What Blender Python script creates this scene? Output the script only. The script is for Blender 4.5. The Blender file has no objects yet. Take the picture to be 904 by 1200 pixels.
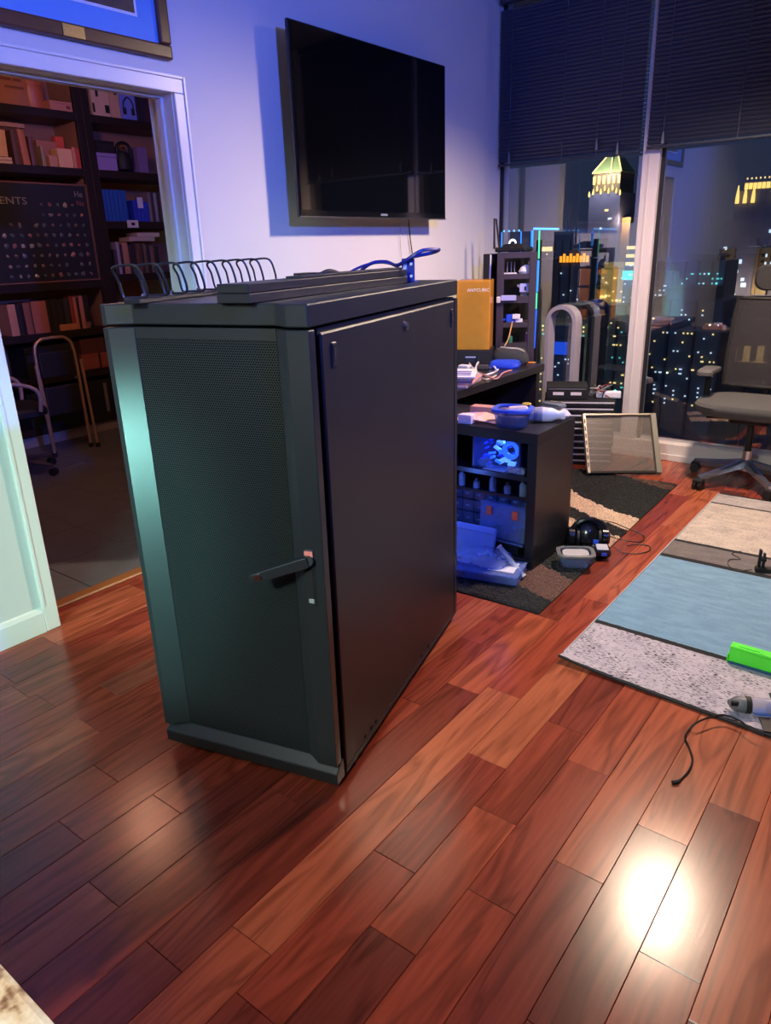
import bpy, bmesh, math, random
from mathutils import Vector, Matrix
random.seed(7)
SC = bpy.context.scene
COL = SC.collection
PI = math.pi

# ------------------------------------------------------------------ camera
F_PX, CX, CY, H = 851.83, 452.0, 600.0, 1.44
yaw, pitch, roll = 0.65944972, 0.34790068, -0.03221478
fwd = Vector((-math.sin(yaw)*math.cos(pitch), math.cos(yaw)*math.cos(pitch), -math.sin(pitch)))
rgt = Vector((math.cos(yaw), math.sin(yaw), 0))
upv = rgt.cross(fwd)
r2 = rgt*math.cos(roll) + upv*math.sin(roll)
u2 = -rgt*math.sin(roll) + upv*math.cos(roll)
cam = bpy.data.cameras.new('camera')
cam.sensor_fit = 'HORIZONTAL'; cam.sensor_width = 36; cam.lens = F_PX/904*36
cam.clip_start = 0.05; cam.clip_end = 5000
camo = bpy.data.objects.new('camera', cam); COL.objects.link(camo)
camo.matrix_world = Matrix(((r2.x, u2.x, -fwd.x, 0), (r2.y, u2.y, -fwd.y, 0), (r2.z, u2.z, -fwd.z, H), (0, 0, 0, 1)))
SC.camera = camo
EYE = Vector((0, 0, H))

# ------------------------------------------------------------------ world, exposure
vs = SC.view_settings
vs.view_transform = 'Standard'; vs.look = 'None'; vs.gamma = 1.0; vs.use_curve_mapping = False
vs.exposure = 0.12
W = bpy.data.worlds.new('night_sky'); SC.world = W; W.use_nodes = True
bg = W.node_tree.nodes['Background']
bg.inputs[0].default_value = (0.26, 0.36, 0.78, 1); bg.inputs[1].default_value = 0.085

# ------------------------------------------------------------------ lights (lamps of the two rooms, and added fill lights)
def light(kind, name, loc, energy, col, target=None, **kw):
    L = bpy.data.lights.new(name, kind); L.energy = energy; L.color = col
    for k, v in kw.items(): setattr(L, k, v)
    o = bpy.data.objects.new(name, L); COL.objects.link(o); o.location = loc
    if target is not None:
        o.rotation_euler = (Vector(target)-Vector(loc)).to_track_quat('-Z', 'Y').to_euler()
    return o
LAMP = (-0.86, 3.86, 2.66)
light('SPOT', 'warm_spot_lamp', LAMP, 400, (1.0, 0.75, 0.55), (-0.95, 3.4, 0), spot_size=2.82, spot_blend=0.65, shadow_soft_size=0.10)
light('SPOT', 'blue_room_lamp', (0.75, 1.05, 2.52), 520, (0.075, 0.155, 1.0), (-2.76, 2.35, 2.4), spot_size=1.75, spot_blend=0.75, shadow_soft_size=0.07)
light('SPOT', 'teal_counter_lamp', (-0.92, -0.44, 0.70), 160, (0.38, 0.98, 0.88), (-2.35, 1.2, 0.70), spot_size=0.95, spot_blend=0.6, shadow_soft_size=0.10)
light('SPOT', 'kitchen_lamp', (-0.60, -2.2, 2.80), 720, (0.80, 1.0, 0.92), (-1.42, 1.15, 0.55), spot_size=0.80, spot_blend=1.0, shadow_soft_size=0.25)
light('AREA', 'overhead_fill_light', (-0.9, -0.9, 2.93), 26, (1.0, 0.88, 0.80), (-1.1, 0.2, 0.0), size=0.8, spread=2.7)  # added fill from above, lifts the dark floor in front of the rack
light('POINT', 'study_lamp', (-4.1, 2.3, 2.55), 34, (1.0, 0.45, 0.28), shadow_soft_size=0.12)
light('SPOT', 'study_blue_lamp', (-3.25, 3.2, 2.5), 60, (0.10, 0.16, 1.0), (-5.8, 4.1, 2.0), spot_size=0.9, spot_blend=0.6, shadow_soft_size=0.05)
mo = light('SUN', 'facade_fill_sun', (0, 0, 60), 0.30, (0.62, 0.72, 1.0)); mo.rotation_euler = (math.radians(58), 0, math.radians(-25))  # added sun lamp that brightens the city fronts, not a visible moon

# ------------------------------------------------------------------ pixel helpers (904x1200 frame)
def ray(u, v):
    return r2*((u-CX)/F_PX) - u2*((v-CY)/F_PX) + fwd
def onz(u, v, z=0.0):
    d = ray(u, v); return EYE + d*((z-H)/d.z)
def onx(u, v, x):
    d = ray(u, v); return EYE + d*(x/d.x)
def ony(u, v, y):
    d = ray(u, v); return EYE + d*(y/d.y)

# ------------------------------------------------------------------ materials
def lin(c):
    return tuple(((x/255)/12.92 if x/255 <= 0.04045 else ((x/255+0.055)/1.055)**2.4) for x in c)
def nd(t, kind, **kw):
    n = t.nodes.new(kind)
    for k, v in kw.items(): setattr(n, k, v)
    return n
MATS = {}
def mat(name, rgb, rough=0.5, metal=0.0, var=0.12, scale=25.0, bump=0.0, emit=0.0, spec=0.5, coat=0.0, stretch=(1, 1, 1), bscale=None):
    if name in MATS: return MATS[name]
    m = bpy.data.materials.new(name); m.use_nodes = True; t = m.node_tree
    b = t.nodes['Principled BSDF']; c = lin(rgb)
    tc = nd(t, 'ShaderNodeTexCoord'); mp = nd(t, 'ShaderNodeMapping'); mp.inputs['Scale'].default_value = stretch
    t.links.new(tc.outputs['Object'], mp.inputs[0])
    no = nd(t, 'ShaderNodeTexNoise'); no.inputs['Scale'].default_value = scale; no.inputs['Detail'].default_value = 4
    t.links.new(mp.outputs[0], no.inputs['Vector'])
    mx = nd(t, 'ShaderNodeMix', data_type='RGBA')
    mx.inputs[6].default_value = (*[x*(1-var) for x in c], 1); mx.inputs[7].default_value = (*[min(1, x*(1+var)) for x in c], 1)
    t.links.new(no.outputs[0], mx.inputs[0]); t.links.new(mx.outputs[2], b.inputs['Base Color'])
    b.inputs['Roughness'].default_value = rough; b.inputs['Metallic'].default_value = metal
    b.inputs['Specular IOR Level'].default_value = spec; b.inputs['Coat Weight'].default_value = coat
    if emit:
        t.links.new(mx.outputs[2], b.inputs['Emission Color']); b.inputs['Emission Strength'].default_value = emit
    if bump:
        n2 = no
        if bscale:
            n2 = nd(t, 'ShaderNodeTexNoise'); n2.inputs['Scale'].default_value = bscale; n2.inputs['Detail'].default_value = 3
            t.links.new(mp.outputs[0], n2.inputs['Vector'])
        bp = nd(t, 'ShaderNodeBump'); bp.inputs['Strength'].default_value = bump; bp.inputs['Distance'].default_value = 0.01
        t.links.new(n2.outputs[0], bp.inputs['Height']); t.links.new(bp.outputs[0], b.inputs['Normal'])
    MATS[name] = m
    return m
def see_through(name, rgb, alpha, rough=0.1, emit=0.0):
    """translucent plastic / clear glass: tinted transparency under a glossy skin"""
    if name in MATS: return MATS[name]
    m = mat(name, rgb, rough, emit=emit); t = m.node_tree
    b = t.nodes['Principled BSDF']; out = t.nodes['Material Output']
    tr = nd(t, 'ShaderNodeBsdfTransparent'); c = lin(rgb); mxc = max(c)
    tr.inputs[0].default_value = (*[0.25+0.75*x/mxc for x in c], 1)
    ms = nd(t, 'ShaderNodeMixShader'); ms.inputs[0].default_value = alpha
    t.links.new(tr.outputs[0], ms.inputs[1]); t.links.new(b.outputs[0], ms.inputs[2]); t.links.new(ms.outputs[0], out.inputs[0])
    return m
def wood_mat(name, ramp, per_object=True, rough=0.24, along=1):
    m = bpy.data.materials.new(name); m.use_nodes = True; t = m.node_tree; b = t.nodes['Principled BSDF']
    tc = nd(t, 'ShaderNodeTexCoord'); oi = nd(t, 'ShaderNodeObjectInfo')
    add = nd(t, 'ShaderNodeVectorMath', operation='MULTIPLY_ADD')
    cmb = nd(t, 'ShaderNodeCombineXYZ')
    t.links.new(oi.outputs['Random'], cmb.inputs[0]); t.links.new(oi.outputs['Random'], cmb.inputs[1]); t.links.new(oi.outputs['Random'], cmb.inputs[2])
    add.inputs[1].default_value = (37, 61, 13)
    t.links.new(cmb.outputs[0], add.inputs[0]); t.links.new(tc.outputs['Object'], add.inputs[2])
    mp = nd(t, 'ShaderNodeMapping'); mp.inputs['Scale'].default_value = (9, 1.1, 9) if along == 1 else (1.1, 9, 9)
    t.links.new(add.outputs[0], mp.inputs[0])
    n1 = nd(t, 'ShaderNodeTexNoise'); n1.inputs['Scale'].default_value = 1.0; n1.inputs['Detail'].default_value = 2; n1.inputs['Distortion'].default_value = 1.2
    t.links.new(mp.outputs[0], n1.inputs['Vector'])
    rings = nd(t, 'ShaderNodeMath', operation='MULTIPLY'); rings.inputs[1].default_value = 9.0
    t.links.new(n1.outputs[0], rings.inputs[0])
    pp = nd(t, 'ShaderNodeMath', operation='PINGPONG'); pp.inputs[1].default_value = 1.0
    t.links.new(rings.outputs[0], pp.inputs[0])
    mp2 = nd(t, 'ShaderNodeMapping'); mp2.inputs['Scale'].default_value = (75, 4.5, 60) if along == 1 else (4.5, 75, 60)
    t.links.new(add.outputs[0], mp2.inputs[0])
    n2 = nd(t, 'ShaderNodeTexNoise'); n2.inputs['Scale'].default_value = 1.0; n2.inputs['Detail'].default_value = 5
    t.links.new(mp2.outputs[0], n2.inputs['Vector'])
    cr = nd(t, 'ShaderNodeValToRGB'); e = cr.color_ramp.elements
    for i, (p, c) in enumerate(ramp):
        el = e[i] if i < 2 else e.new(p)
        el.position = p; el.color = (*lin(c), 1)
    if per_object: t.links.new(oi.outputs['Random'], cr.inputs[0])
    else:
        n3 = nd(t, 'ShaderNodeTexWhiteNoise'); t.links.new(tc.outputs['Object'], n3.inputs[0]); cr.inputs[0].default_value = 0.5
    mul = nd(t, 'ShaderNodeMix', data_type='RGBA', blend_type='MULTIPLY'); mul.inputs[0].default_value = 0.5
    g = nd(t, 'ShaderNodeValToRGB'); g.color_ramp.elements[0].color = (0.36, 0.30, 0.27, 1); g.color_ramp.elements[1].color = (1.15, 1.15, 1.15, 1)
    g.color_ramp.elements[0].position = 0.02; g.color_ramp.elements[1].position = 0.55
    t.links.new(pp.outputs[0], g.inputs[0]); t.links.new(cr.outputs[0], mul.inputs[6]); t.links.new(g.outputs[0], mul.inputs[7])
    mul2 = nd(t, 'ShaderNodeMix', data_type='RGBA', blend_type='MULTIPLY'); mul2.inputs[0].default_value = 0.5
    g2 = nd(t, 'ShaderNodeValToRGB'); g2.color_ramp.elements[0].color = (0.5, 0.46, 0.44, 1); g2.color_ramp.elements[0].position = 0.33; g2.color_ramp.elements[1].position = 0.62
    t.links.new(n2.outputs[0], g2.inputs[0]); t.links.new(mul.outputs[2], mul2.inputs[6]); t.links.new(g2.outputs[0], mul2.inputs[7])
    t.links.new(mul2.outputs[2], b.inputs['Base Color']); b.inputs['Specular IOR Level'].default_value = 0.32
    # polish wear in roughness, faint grain relief
    n4 = nd(t, 'ShaderNodeTexNoise'); n4.inputs['Scale'].default_value = 7.0; t.links.new(tc.outputs['Object'], n4.inputs['Vector'])
    mr = nd(t, 'ShaderNodeMapRange'); mr.inputs[3].default_value = rough*0.93; mr.inputs[4].default_value = rough*1.1
    t.links.new(n4.outputs[0], mr.inputs[0]); t.links.new(mr.outputs[0], b.inputs['Roughness'])
    bp = nd(t, 'ShaderNodeBump'); bp.inputs['Strength'].default_value = 0.05; bp.inputs['Distance'].default_value = 0.002
    t.links.new(n2.outputs[0], bp.inputs['Height']); t.links.new(bp.outputs[0], b.inputs['Normal'])
    MATS[name] = m
    return m
def perforated_mat(name, rgb, step, radius, rough=0.35, axes=(0, 2)):
    m = mat(name, rgb, rough, var=0.05); t = m.node_tree; b = t.nodes['Principled BSDF']
    tc = nd(t, 'ShaderNodeTexCoord'); sp = nd(t, 'ShaderNodeSeparateXYZ'); t.links.new(tc.outputs['Object'], sp.inputs[0])
    cb = nd(t, 'ShaderNodeCombineXYZ'); t.links.new(sp.outputs[axes[0]], cb.inputs[0]); t.links.new(sp.outputs[axes[1]], cb.inputs[1])
    ds = []
    for off in (0.0, 0.5):
        a = nd(t, 'ShaderNodeVectorMath', operation='MULTIPLY_ADD'); a.inputs[1].default_value = (1/step, 1/(step*1.732), 0); a.inputs[2].default_value = (off, off, 0)
        t.links.new(cb.outputs[0], a.inputs[0])
        f = nd(t, 'ShaderNodeVectorMath', operation='FRACTION'); t.links.new(a.outputs[0], f.inputs[0])
        s = nd(t, 'ShaderNodeVectorMath', operation='SUBTRACT'); s.inputs[1].default_value = (0.5, 0.5, 0); t.links.new(f.outputs[0], s.inputs[0])
        q = nd(t, 'ShaderNodeVectorMath', operation='MULTIPLY'); q.inputs[1].default_value = (step, step*1.732, 0); t.links.new(s.outputs[0], q.inputs[0])
        l = nd(t, 'ShaderNodeVectorMath', operation='LENGTH'); t.links.new(q.outputs[0], l.inputs[0]); ds.append(l)
    mn = nd(t, 'ShaderNodeMath', operation='MINIMUM'); t.links.new(ds[0].outputs['Value'], mn.inputs[0]); t.links.new(ds[1].outputs['Value'], mn.inputs[1])
    lt = nd(t, 'ShaderNodeMath', operation='LESS_THAN'); lt.inputs[1].default_value = radius; t.links.new(mn.outputs[0], lt.inputs[0])
    hole = nd(t, 'ShaderNodeBsdfDiffuse'); hole.inputs[0].default_value = (0.006, 0.008, 0.008, 1)
    ms = nd(t, 'ShaderNodeMixShader'); t.links.new(lt.outputs[0], ms.inputs[0]); t.links.new(b.outputs[0], ms.inputs[1]); t.links.new(hole.outputs[0], ms.inputs[2])
    t.links.new(ms.outputs[0], t.nodes['Material Output'].inputs[0])
    return m
def glass_mat(name, base=0.18, tint=(0.9, 0.93, 0.96)):
    m = bpy.data.materials.new(name); m.use_nodes = True; t = m.node_tree; t.nodes.remove(t.nodes['Principled BSDF'])
    tr = nd(t, 'ShaderNodeBsdfTransparent'); tr.inputs[0].default_value = (*tint, 1)
    gl = nd(t, 'ShaderNodeBsdfGlossy'); gl.inputs['Roughness'].default_value = 0.0; gl.inputs[0].default_value = (1, 1, 1, 1)
    # thin double pane: reflects on its room side face, more at grazing angles, and lets the rest pass straight through
    lw = nd(t, 'ShaderNodeLayerWeight'); lw.inputs[0].default_value = 0.5
    pw = nd(t, 'ShaderNodeMath', operation='POWER'); pw.inputs[1].default_value = 3.0; t.links.new(lw.outputs['Facing'], pw.inputs[0])
    fm = nd(t, 'ShaderNodeMath', operation='MULTIPLY_ADD'); fm.inputs[1].default_value = 0.6; fm.inputs[2].default_value = base; t.links.new(pw.outputs[0], fm.inputs[0])
    ge = nd(t, 'ShaderNodeNewGeometry'); iv = nd(t, 'ShaderNodeMath', operation='SUBTRACT'); iv.inputs[0].default_value = 1.0; t.links.new(ge.outputs['Backfacing'], iv.inputs[1])
    fr = nd(t, 'ShaderNodeMath', operation='MULTIPLY'); t.links.new(fm.outputs[0], fr.inputs[0]); t.links.new(iv.outputs[0], fr.inputs[1])
    no = nd(t, 'ShaderNodeTexNoise'); no.inputs['Scale'].default_value = 3.0   # faint smear on the pane
    mr = nd(t, 'ShaderNodeMapRange'); mr.inputs[3].default_value = 0.95; mr.inputs[4].default_value = 1.05
    t.links.new(no.outputs[0], mr.inputs[0])
    mu = nd(t, 'ShaderNodeMath', operation='MULTIPLY'); t.links.new(fr.outputs[0], mu.inputs[0]); t.links.new(mr.outputs[0], mu.inputs[1])
    ms = nd(t, 'ShaderNodeMixShader'); t.links.new(mu.outputs[0], ms.inputs[0]); t.links.new(tr.outputs[0], ms.inputs[1]); t.links.new(gl.outputs[0], ms.inputs[2])
    t.links.new(ms.outputs[0], t.nodes['Material Output'].inputs[0])
    MATS[name] = m
    return m
def glow(name, rgb, strength):
    return mat(name, rgb, 0.5, var=0.15, scale=0.7, emit=strength)

# ------------------------------------------------------------------ mesh builder
class MB:
    def __init__(s, m=None): s.v = []; s.f = []; s.m = m or Matrix.Identity(4)
    def add(s, vs, fs):
        o = len(s.v); s.v += [tuple(s.m @ Vector(v)) for v in vs]; s.f += [tuple(i+o for i in f) for f in fs]; return s
    def box(s, x0, x1, y0, y1, z0, z1):
        return s.add([(x0, y0, z0), (x1, y0, z0), (x1, y1, z0), (x0, y1, z0), (x0, y0, z1), (x1, y0, z1), (x1, y1, z1), (x0, y1, z1)],
                     [(0, 3, 2, 1), (4, 5, 6, 7), (0, 1, 5, 4), (1, 2, 6, 5), (2, 3, 7, 6), (3, 0, 4, 7)])
    def prism(s, poly, a, b, axis='z'):
        n = len(poly)
        def p3(p, h):
            return (p[0], p[1], h) if axis == 'z' else ((h, p[0], p[1]) if axis == 'x' else (p[0], h, p[1]))
        vs = [p3(p, a) for p in poly]+[p3(p, b) for p in poly]
        return s.add(vs, [tuple(range(n))[::-1], tuple(range(n, 2*n))]+[(i, (i+1) % n, n+(i+1) % n, n+i) for i in range(n)])
    def loft(s, rings, cap=True, close=False):
        n = len(rings[0]); vs = [p for r in rings for p in r]; fs = []
        k = len(rings)
        for a in range(k if close else k-1):
            b = (a+1) % k
            fs += [(a*n+i, a*n+(i+1) % n, b*n+(i+1) % n, b*n+i) for i in range(n)]
        if cap and not close: fs += [tuple(range(n))[::-1], tuple(range((k-1)*n, k*n))]
        return s.add(vs, fs)
    def lathe(s, prof, n=20, c=(0, 0, 0), cap=True):
        return s.loft([[(c[0]+r*math.cos(2*PI*i/n), c[1]+r*math.sin(2*PI*i/n), c[2]+z) for i in range(n)] for r, z in prof], cap)
    def tube(s, pts, r, n=6, close=False, taper=None):
        pts = [Vector(p) for p in pts]; rings = []; k = len(pts); ref = None
        for i, p in enumerate(pts):
            if close: d = pts[(i+1) % k]-pts[i-1]
            else: d = pts[min(i+1, k-1)]-pts[max(i-1, 0)]
            d.normalize()
            if ref is None: ref = Vector((0, 0, 1)) if abs(d.z) < 0.9 else Vector((1, 0, 0))
            a = (ref - d*ref.dot(d))
            if a.length < 1e-4: a = d.orthogonal()
            a.normalize(); ref = a; b = d.cross(a)
            rr = r if taper is None else r*(1+(taper-1)*i/(k-1))
            rings.append([tuple(p+(a*math.cos(2*PI*j/n)+b*math.sin(2*PI*j/n))*rr) for j in range(n)])
        return s.loft(rings, True, close)
    def cyl(s, p0, p1, r, n=16): return s.tube([p0, p1], r, n)
    def build(s, name, m, parent=None, smooth=False, bevel=0.0, seg=1):
        me = bpy.data.meshes.new(name); me.from_pydata(s.v, [], s.f)
        bm = bmesh.new(); bm.from_mesh(me); bmesh.ops.recalc_face_normals(bm, faces=bm.faces)
        if bevel:
            es = [e for e in bm.edges if len(e.link_faces) == 2 and e.calc_face_angle(0) > 0.5]
            bmesh.ops.bevel(bm, geom=es, offset=bevel, segments=seg, affect='EDGES', profile=0.6, clamp_overlap=True)
        if smooth:
            for f in bm.faces: f.smooth = True
            for e in bm.edges:
                if len(e.link_faces) == 2 and e.calc_face_angle(0) > 0.7: e.smooth = False
        bm.to_mesh(me); bm.free()
        me.materials.append(m)
        o = bpy.data.objects.new(name, me); COL.objects.link(o); o.parent = parent
        return o
def curve(pts, k=6, close=False):
    pts = [Vector(p) for p in pts]; n = len(pts); out = []
    rng = range(n if close else n-1)
    for i in rng:
        g = (lambda j: pts[j % n]) if close else (lambda j: pts[max(0, min(n-1, j))])
        p0, p1, p2, p3 = g(i-1), g(i), g(i+1), g(i+2)
        for a in range(k):
            t = a/k
            out.append(0.5*((2*p1)+(p2-p0)*t+(2*p0-5*p1+4*p2-p3)*t*t+(3*p1-p0-3*p2+p3)*t**3))
    if not close: out.append(pts[-1])
    return out
def rrect(w, d, r, n=4, cx=0, cy=0):
    out = []
    for sx, sy, a0 in ((1, 1, 0), (-1, 1, 90), (-1, -1, 180), (1, -1, 270)):
        for i in range(n+1):
            a = math.radians(a0+90*i/n); out.append((cx+sx*(w/2-r)+r*math.cos(a), cy+sy*(d/2-r)+r*math.sin(a)))
    return out
def tag(o, label, cat, group=None):
    o['label'] = label; o['category'] = cat
    if group: o['group'] = group
    return o
def thing(name, label, cat, loc=(0, 0, 0), rz=0.0, group=None):
    o = bpy.data.objects.new(name, None); COL.objects.link(o); o.location = loc; o.rotation_euler = (0, 0, rz)
    o.empty_display_size = 0.1
    return tag(o, label, cat, group)
def struct(o): o['kind'] = 'structure'; return o
def text(s, size, name, m, parent, loc, rot, align='LEFT', depth=0.0006, sx=1.0):
    cu = bpy.data.curves.new(name, 'FONT'); cu.body = s; cu.size = size; cu.align_x = align; cu.extrude = depth; cu.resolution_u = 2
    o = bpy.data.objects.new(name, cu); COL.objects.link(o)
    dg = bpy.context.evaluated_depsgraph_get(); me = bpy.data.meshes.new_from_object(o.evaluated_get(dg))
    bpy.data.objects.remove(o); me.name = name; me.materials.clear(); me.materials.append(m)
    q = bpy.data.objects.new(name, me); COL.objects.link(q); q.parent = parent; q.location = loc; q.rotation_euler = rot; q.scale = (sx, 1, 1)
    return q
def obj(name, me, parent, loc=(0, 0, 0), rot=(0, 0, 0), scale=(1, 1, 1)):
    o = bpy.data.objects.new(name, me); COL.objects.link(o); o.parent = parent; o.location = loc; o.rotation_euler = rot; o.scale = scale
    return o
def Rz(a): return Matrix.Rotation(a, 4, 'Z')
def T(x, y, z): return Matrix.Translation((x, y, z))

# ================================================================== THE SETTING
XW = -2.758; WT = 0.15; CEIL = 2.98; YG = 5.10
DY0, DY1, DZ = 1.304, 2.198, 2.07
paint = mat('wall_paint', (206, 203, 200), 0.55, var=0.03, scale=3, bump=0.03, bscale=180)
trimw = mat('trim_gloss_white', (222, 220, 214), 0.32, var=0.03, scale=4)
dark_back = mat('back_wall_paint', (120, 118, 118), 0.7, var=0.05, scale=2)
# --- hardwood floor, one board per object
RAMP = [(0.0, (96, 44, 34)), (0.5, (148, 66, 46)), (0.16, (126, 54, 40)), (0.72, (158, 76, 52)), (0.9, (166, 90, 62)), (1.0, (118, 62, 48))]
floorwood = wood_mat('brazilian_cherry', RAMP, rough=0.215)
subfloor = mat('plank_gap_dark', (40, 20, 14), 0.8)
floor = struct(MB().box(-2.92, 3.6, -3.5, 5.2, -0.08, -0.0125).build('floor', subfloor))
PW, X0 = 0.1278, -0.166
known = {0: [1.770], 1: [1.579], 2: [1.345], 3: [1.146], 4: [0.931, 1.394, 1.854], 5: [0.645, 1.110, 1.574], 6: [0.747], 7: [0.607, 1.855],
         8: [1.692, 2.151], 9: [0.624], 10: [0.904], 11: [0.691], 18: [0.967]}
plank_stuff = MB()
def plank_mb(mb, x0, x1, y0, y1):
    g = 0.0004; c = 0.0011
    x0 += g; x1 -= g; y0 += g; y1 -= g
    mb.add([(x0, y0, -0.012), (x1, y0, -0.012), (x1, y1, -0.012), (x0, y1, -0.012),
            (x0, y0, -c), (x1, y0, -c), (x1, y1, -c), (x0, y1, -c),
            (x0+c, y0+c, 0), (x1-c, y0+c, 0), (x1-c, y1-c, 0), (x0+c, y1-c, 0)],
           [(8, 9, 10, 11), (4, 5, 9, 8), (5, 6, 10, 9), (6, 7, 11, 10), (7, 4, 8, 11), (0, 1, 5, 4), (1, 2, 6, 5), (2, 3, 7, 6), (3, 0, 4, 7)])
rp = random.Random(11)
for r in range(-30, 22):
    x1 = X0-PW*r; x0 = x1-PW
    if x0 < -2.905: x0 = -2.9
    if x1 <= -2.9: break
    joints = sorted(known.get(r, []))
    if not joints: joints = [0.3+rp.random()*0.9]
    y = joints[0]; lo = [y]
    while y > -3.5:
        y -= rp.uniform(0.46, 1.15); lo.append(y)
    y = joints[-1]; hi = []
    while y < 5.2:
        y += rp.uniform(0.5, 1.2); hi.append(y)
    ys = sorted(lo+joints[1:]+hi)
    for a, b in zip(ys, ys[1:]):
        a2, b2 = max(a, -3.5), min(b, 5.15)
        if b2-a2 < 0.02: continue
        if b2 > 0.05 and x1 < 0.75 and x0 > -2.95:
            cx, cy = (x0+x1)/2, (a2+b2)/2
            mb = MB(); plank_mb(mb, x0-cx, x1-cx, a2-cy, b2-cy)
            o = mb.build('plank', floorwood, floor); o.location = (cx, cy, 0)
        else:
            plank_mb(plank_stuff, x0, x1, a2, b2)
floor2 = wood_mat('brazilian_cherry_rest', [(0.0, (110, 48, 34)), (1.0, (150, 72, 48))], rough=0.215)
ps = plank_stuff.build('plank_field', floor2, floor); ps['kind'] = 'stuff'

# --- TV wall with the doorway: one outline, extruded
wl = MB().prism([(-3.5, -0.012), (DY0-0.012, -0.012), (DY0-0.012, DZ+0.012), (DY1+0.012, DZ+0.012), (DY1+0.012, -0.012), (4.8, -0.012), (4.8, CEIL), (-3.5, CEIL)], XW-WT, XW, 'x')
struct(wl.build('wall_left', paint))
struct(MB().box(XW-WT, -2.797, 4.8, 5.22, -0.012, CEIL).build('wall_left_return', paint))
struct(MB().box(-2.92, 3.6, -3.6, -3.5, -0.1, CEIL).build('wall_back', dark_back))
struct(MB().box(3.6, 3.7, -3.6, 5.22, -0.1, CEIL).build('wall_right', dark_back))
struct(MB().box(-6.6, 3.7, -3.6, 5.3, CEIL, CEIL+0.1).build('ceiling', mat('ceiling_white', (150, 150, 152), 0.8, var=0.03, scale=2)))
# jamb liners, door stop and casings
jb = MB().prism([(DY0-0.012, 0), (DY0, 0), (DY0, DZ), (DY1, DZ), (DY1, 0), (DY1+0.012, 0), (DY1+0.012, DZ+0.012), (DY0-0.012, DZ+0.012)], XW-WT-0.002, XW+0.002, 'x')
jamb = struct(jb.build('trim_1', trimw))
MB().prism([(DY0, 0), (DY0+0.012, 0), (DY0+0.012, DZ-0.012), (DY1-0.012, DZ-0.012), (DY1-0.012, 0), (DY1, 0), (DY1, DZ), (DY0, DZ)], XW-0.095, XW-0.055, 'x').build('door_stop', trimw, jamb, bevel=0.002)
CW = 0.064
cas = MB()
trim2 = struct(MB().prism([(DY0-CW, DZ+0.0), (DY1+CW, DZ+0.0), (DY1+CW, DZ+CW), (DY0-CW, DZ+CW)], XW+0.0005, XW+0.019, 'x').build('trim_2', trimw, bevel=0.003))
MB().box(XW+0.0005, XW+0.019, DY0-CW, DY0-0.004, 0.001, DZ-0.0005).build('casing_board', trimw, trim2, bevel=0.003)
MB().box(XW+0.0005, XW+0.019, DY1+0.004, DY1+CW, 0.001, DZ-0.0005).build('casing_board', trimw, trim2, bevel=0.003)
MB().box(XW+0.019, XW+0.025, DY0-CW, DY0-CW+0.012, 0.115, DZ+CW).build('casing_bead', trimw, trim2, bevel=0.002)
MB().box(XW+0.019, XW+0.025, DY1+CW-0.012, DY1+CW, 0.001, DZ+CW).build('casing_bead', trimw, trim2, bevel=0.002)
MB().box(XW+0.019, XW+0.025, DY0-CW+0.0125, DY1+CW-0.0125, DZ+CW-0.012, DZ+CW).build('casing_bead', trimw, trim2, bevel=0.002)
bb = MB().prism([(XW+0.0005, 0.001), (XW+0.017, 0.001), (XW+0.017, 0.088), (XW+0.010, 0.104), (XW+0.0005, 0.108)], -3.48, DY0-CW-0.001, 'y')
struct(bb.build('baseboard_left', trimw))
bb = MB().prism([(XW+0.0005, 0.001), (XW+0.017, 0.001), (XW+0.017, 0.088), (XW+0.010, 0.104), (XW+0.0005, 0.108)], DY1+CW+0.001, 4.79, 'y')
struct(bb.build('baseboard_left', trimw))
struct(MB().prism([(-2.975, 0.0), (-2.905, 0.0), (-2.912, 0.007), (-2.967, 0.007)], DY0+0.001, DY1-0.001, 'y').build('trim_3', mat('threshold_oak', (150, 92, 48), 0.35, stretch=(20, 1, 20), scale=3)))

# --- window wall: frame members, glass, sill
alu = mat('window_frame_paint', (206, 196, 196), 0.38, var=0.03, scale=5)
glass = glass_mat('window_glass', 0.25)
MULL = [(-1.762, -1.655), (-0.62, -0.513), (0.522, 0.629), (1.664, 1.771), (2.806, 2.913)]
struct(MB().box(-2.797, 3.6, YG-0.07, YG+0.09, 0.0, 0.118).build('trim_4', alu, bevel=0.004))
struct(MB().box(-2.797, 3.6, YG-0.085, YG-0.071, 0.0, 0.045).build('trim_5', alu, bevel=0.003))
struct(MB().box(-2.797, 3.6, YG-0.06, YG+0.09, 2.945, CEIL).build('trim_6', alu))
edges = [-2.797]+[x for m_ in MULL for x in m_]+[3.6]
for i in range(0, len(edges), 2):
    g = struct(MB().box(edges[i]+0.001, edges[i+1]-0.001, YG, YG+0.012, 0.119, 2.944).build('window_%d' % (i//2+1), glass))
    fr = MB().box(edges[i]+0.001, edges[i]+0.022, YG-0.02, YG-0.001, 0.119, 2.944)
    fr.build('window_frame', mat('gasket_black', (22, 22, 28), 0.5), g)
for a, b in MULL:
    m_ = struct(MB().box(a, b, YG-0.06, YG+0.09, 0.1185, 2.9445).build('trim_7', alu, bevel=0.004))
    MB().box(a+0.040, a+0.052, YG-0.067, YG-0.0605, 0.125, 2.94).build('mullion_rib', alu, m_)

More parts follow.
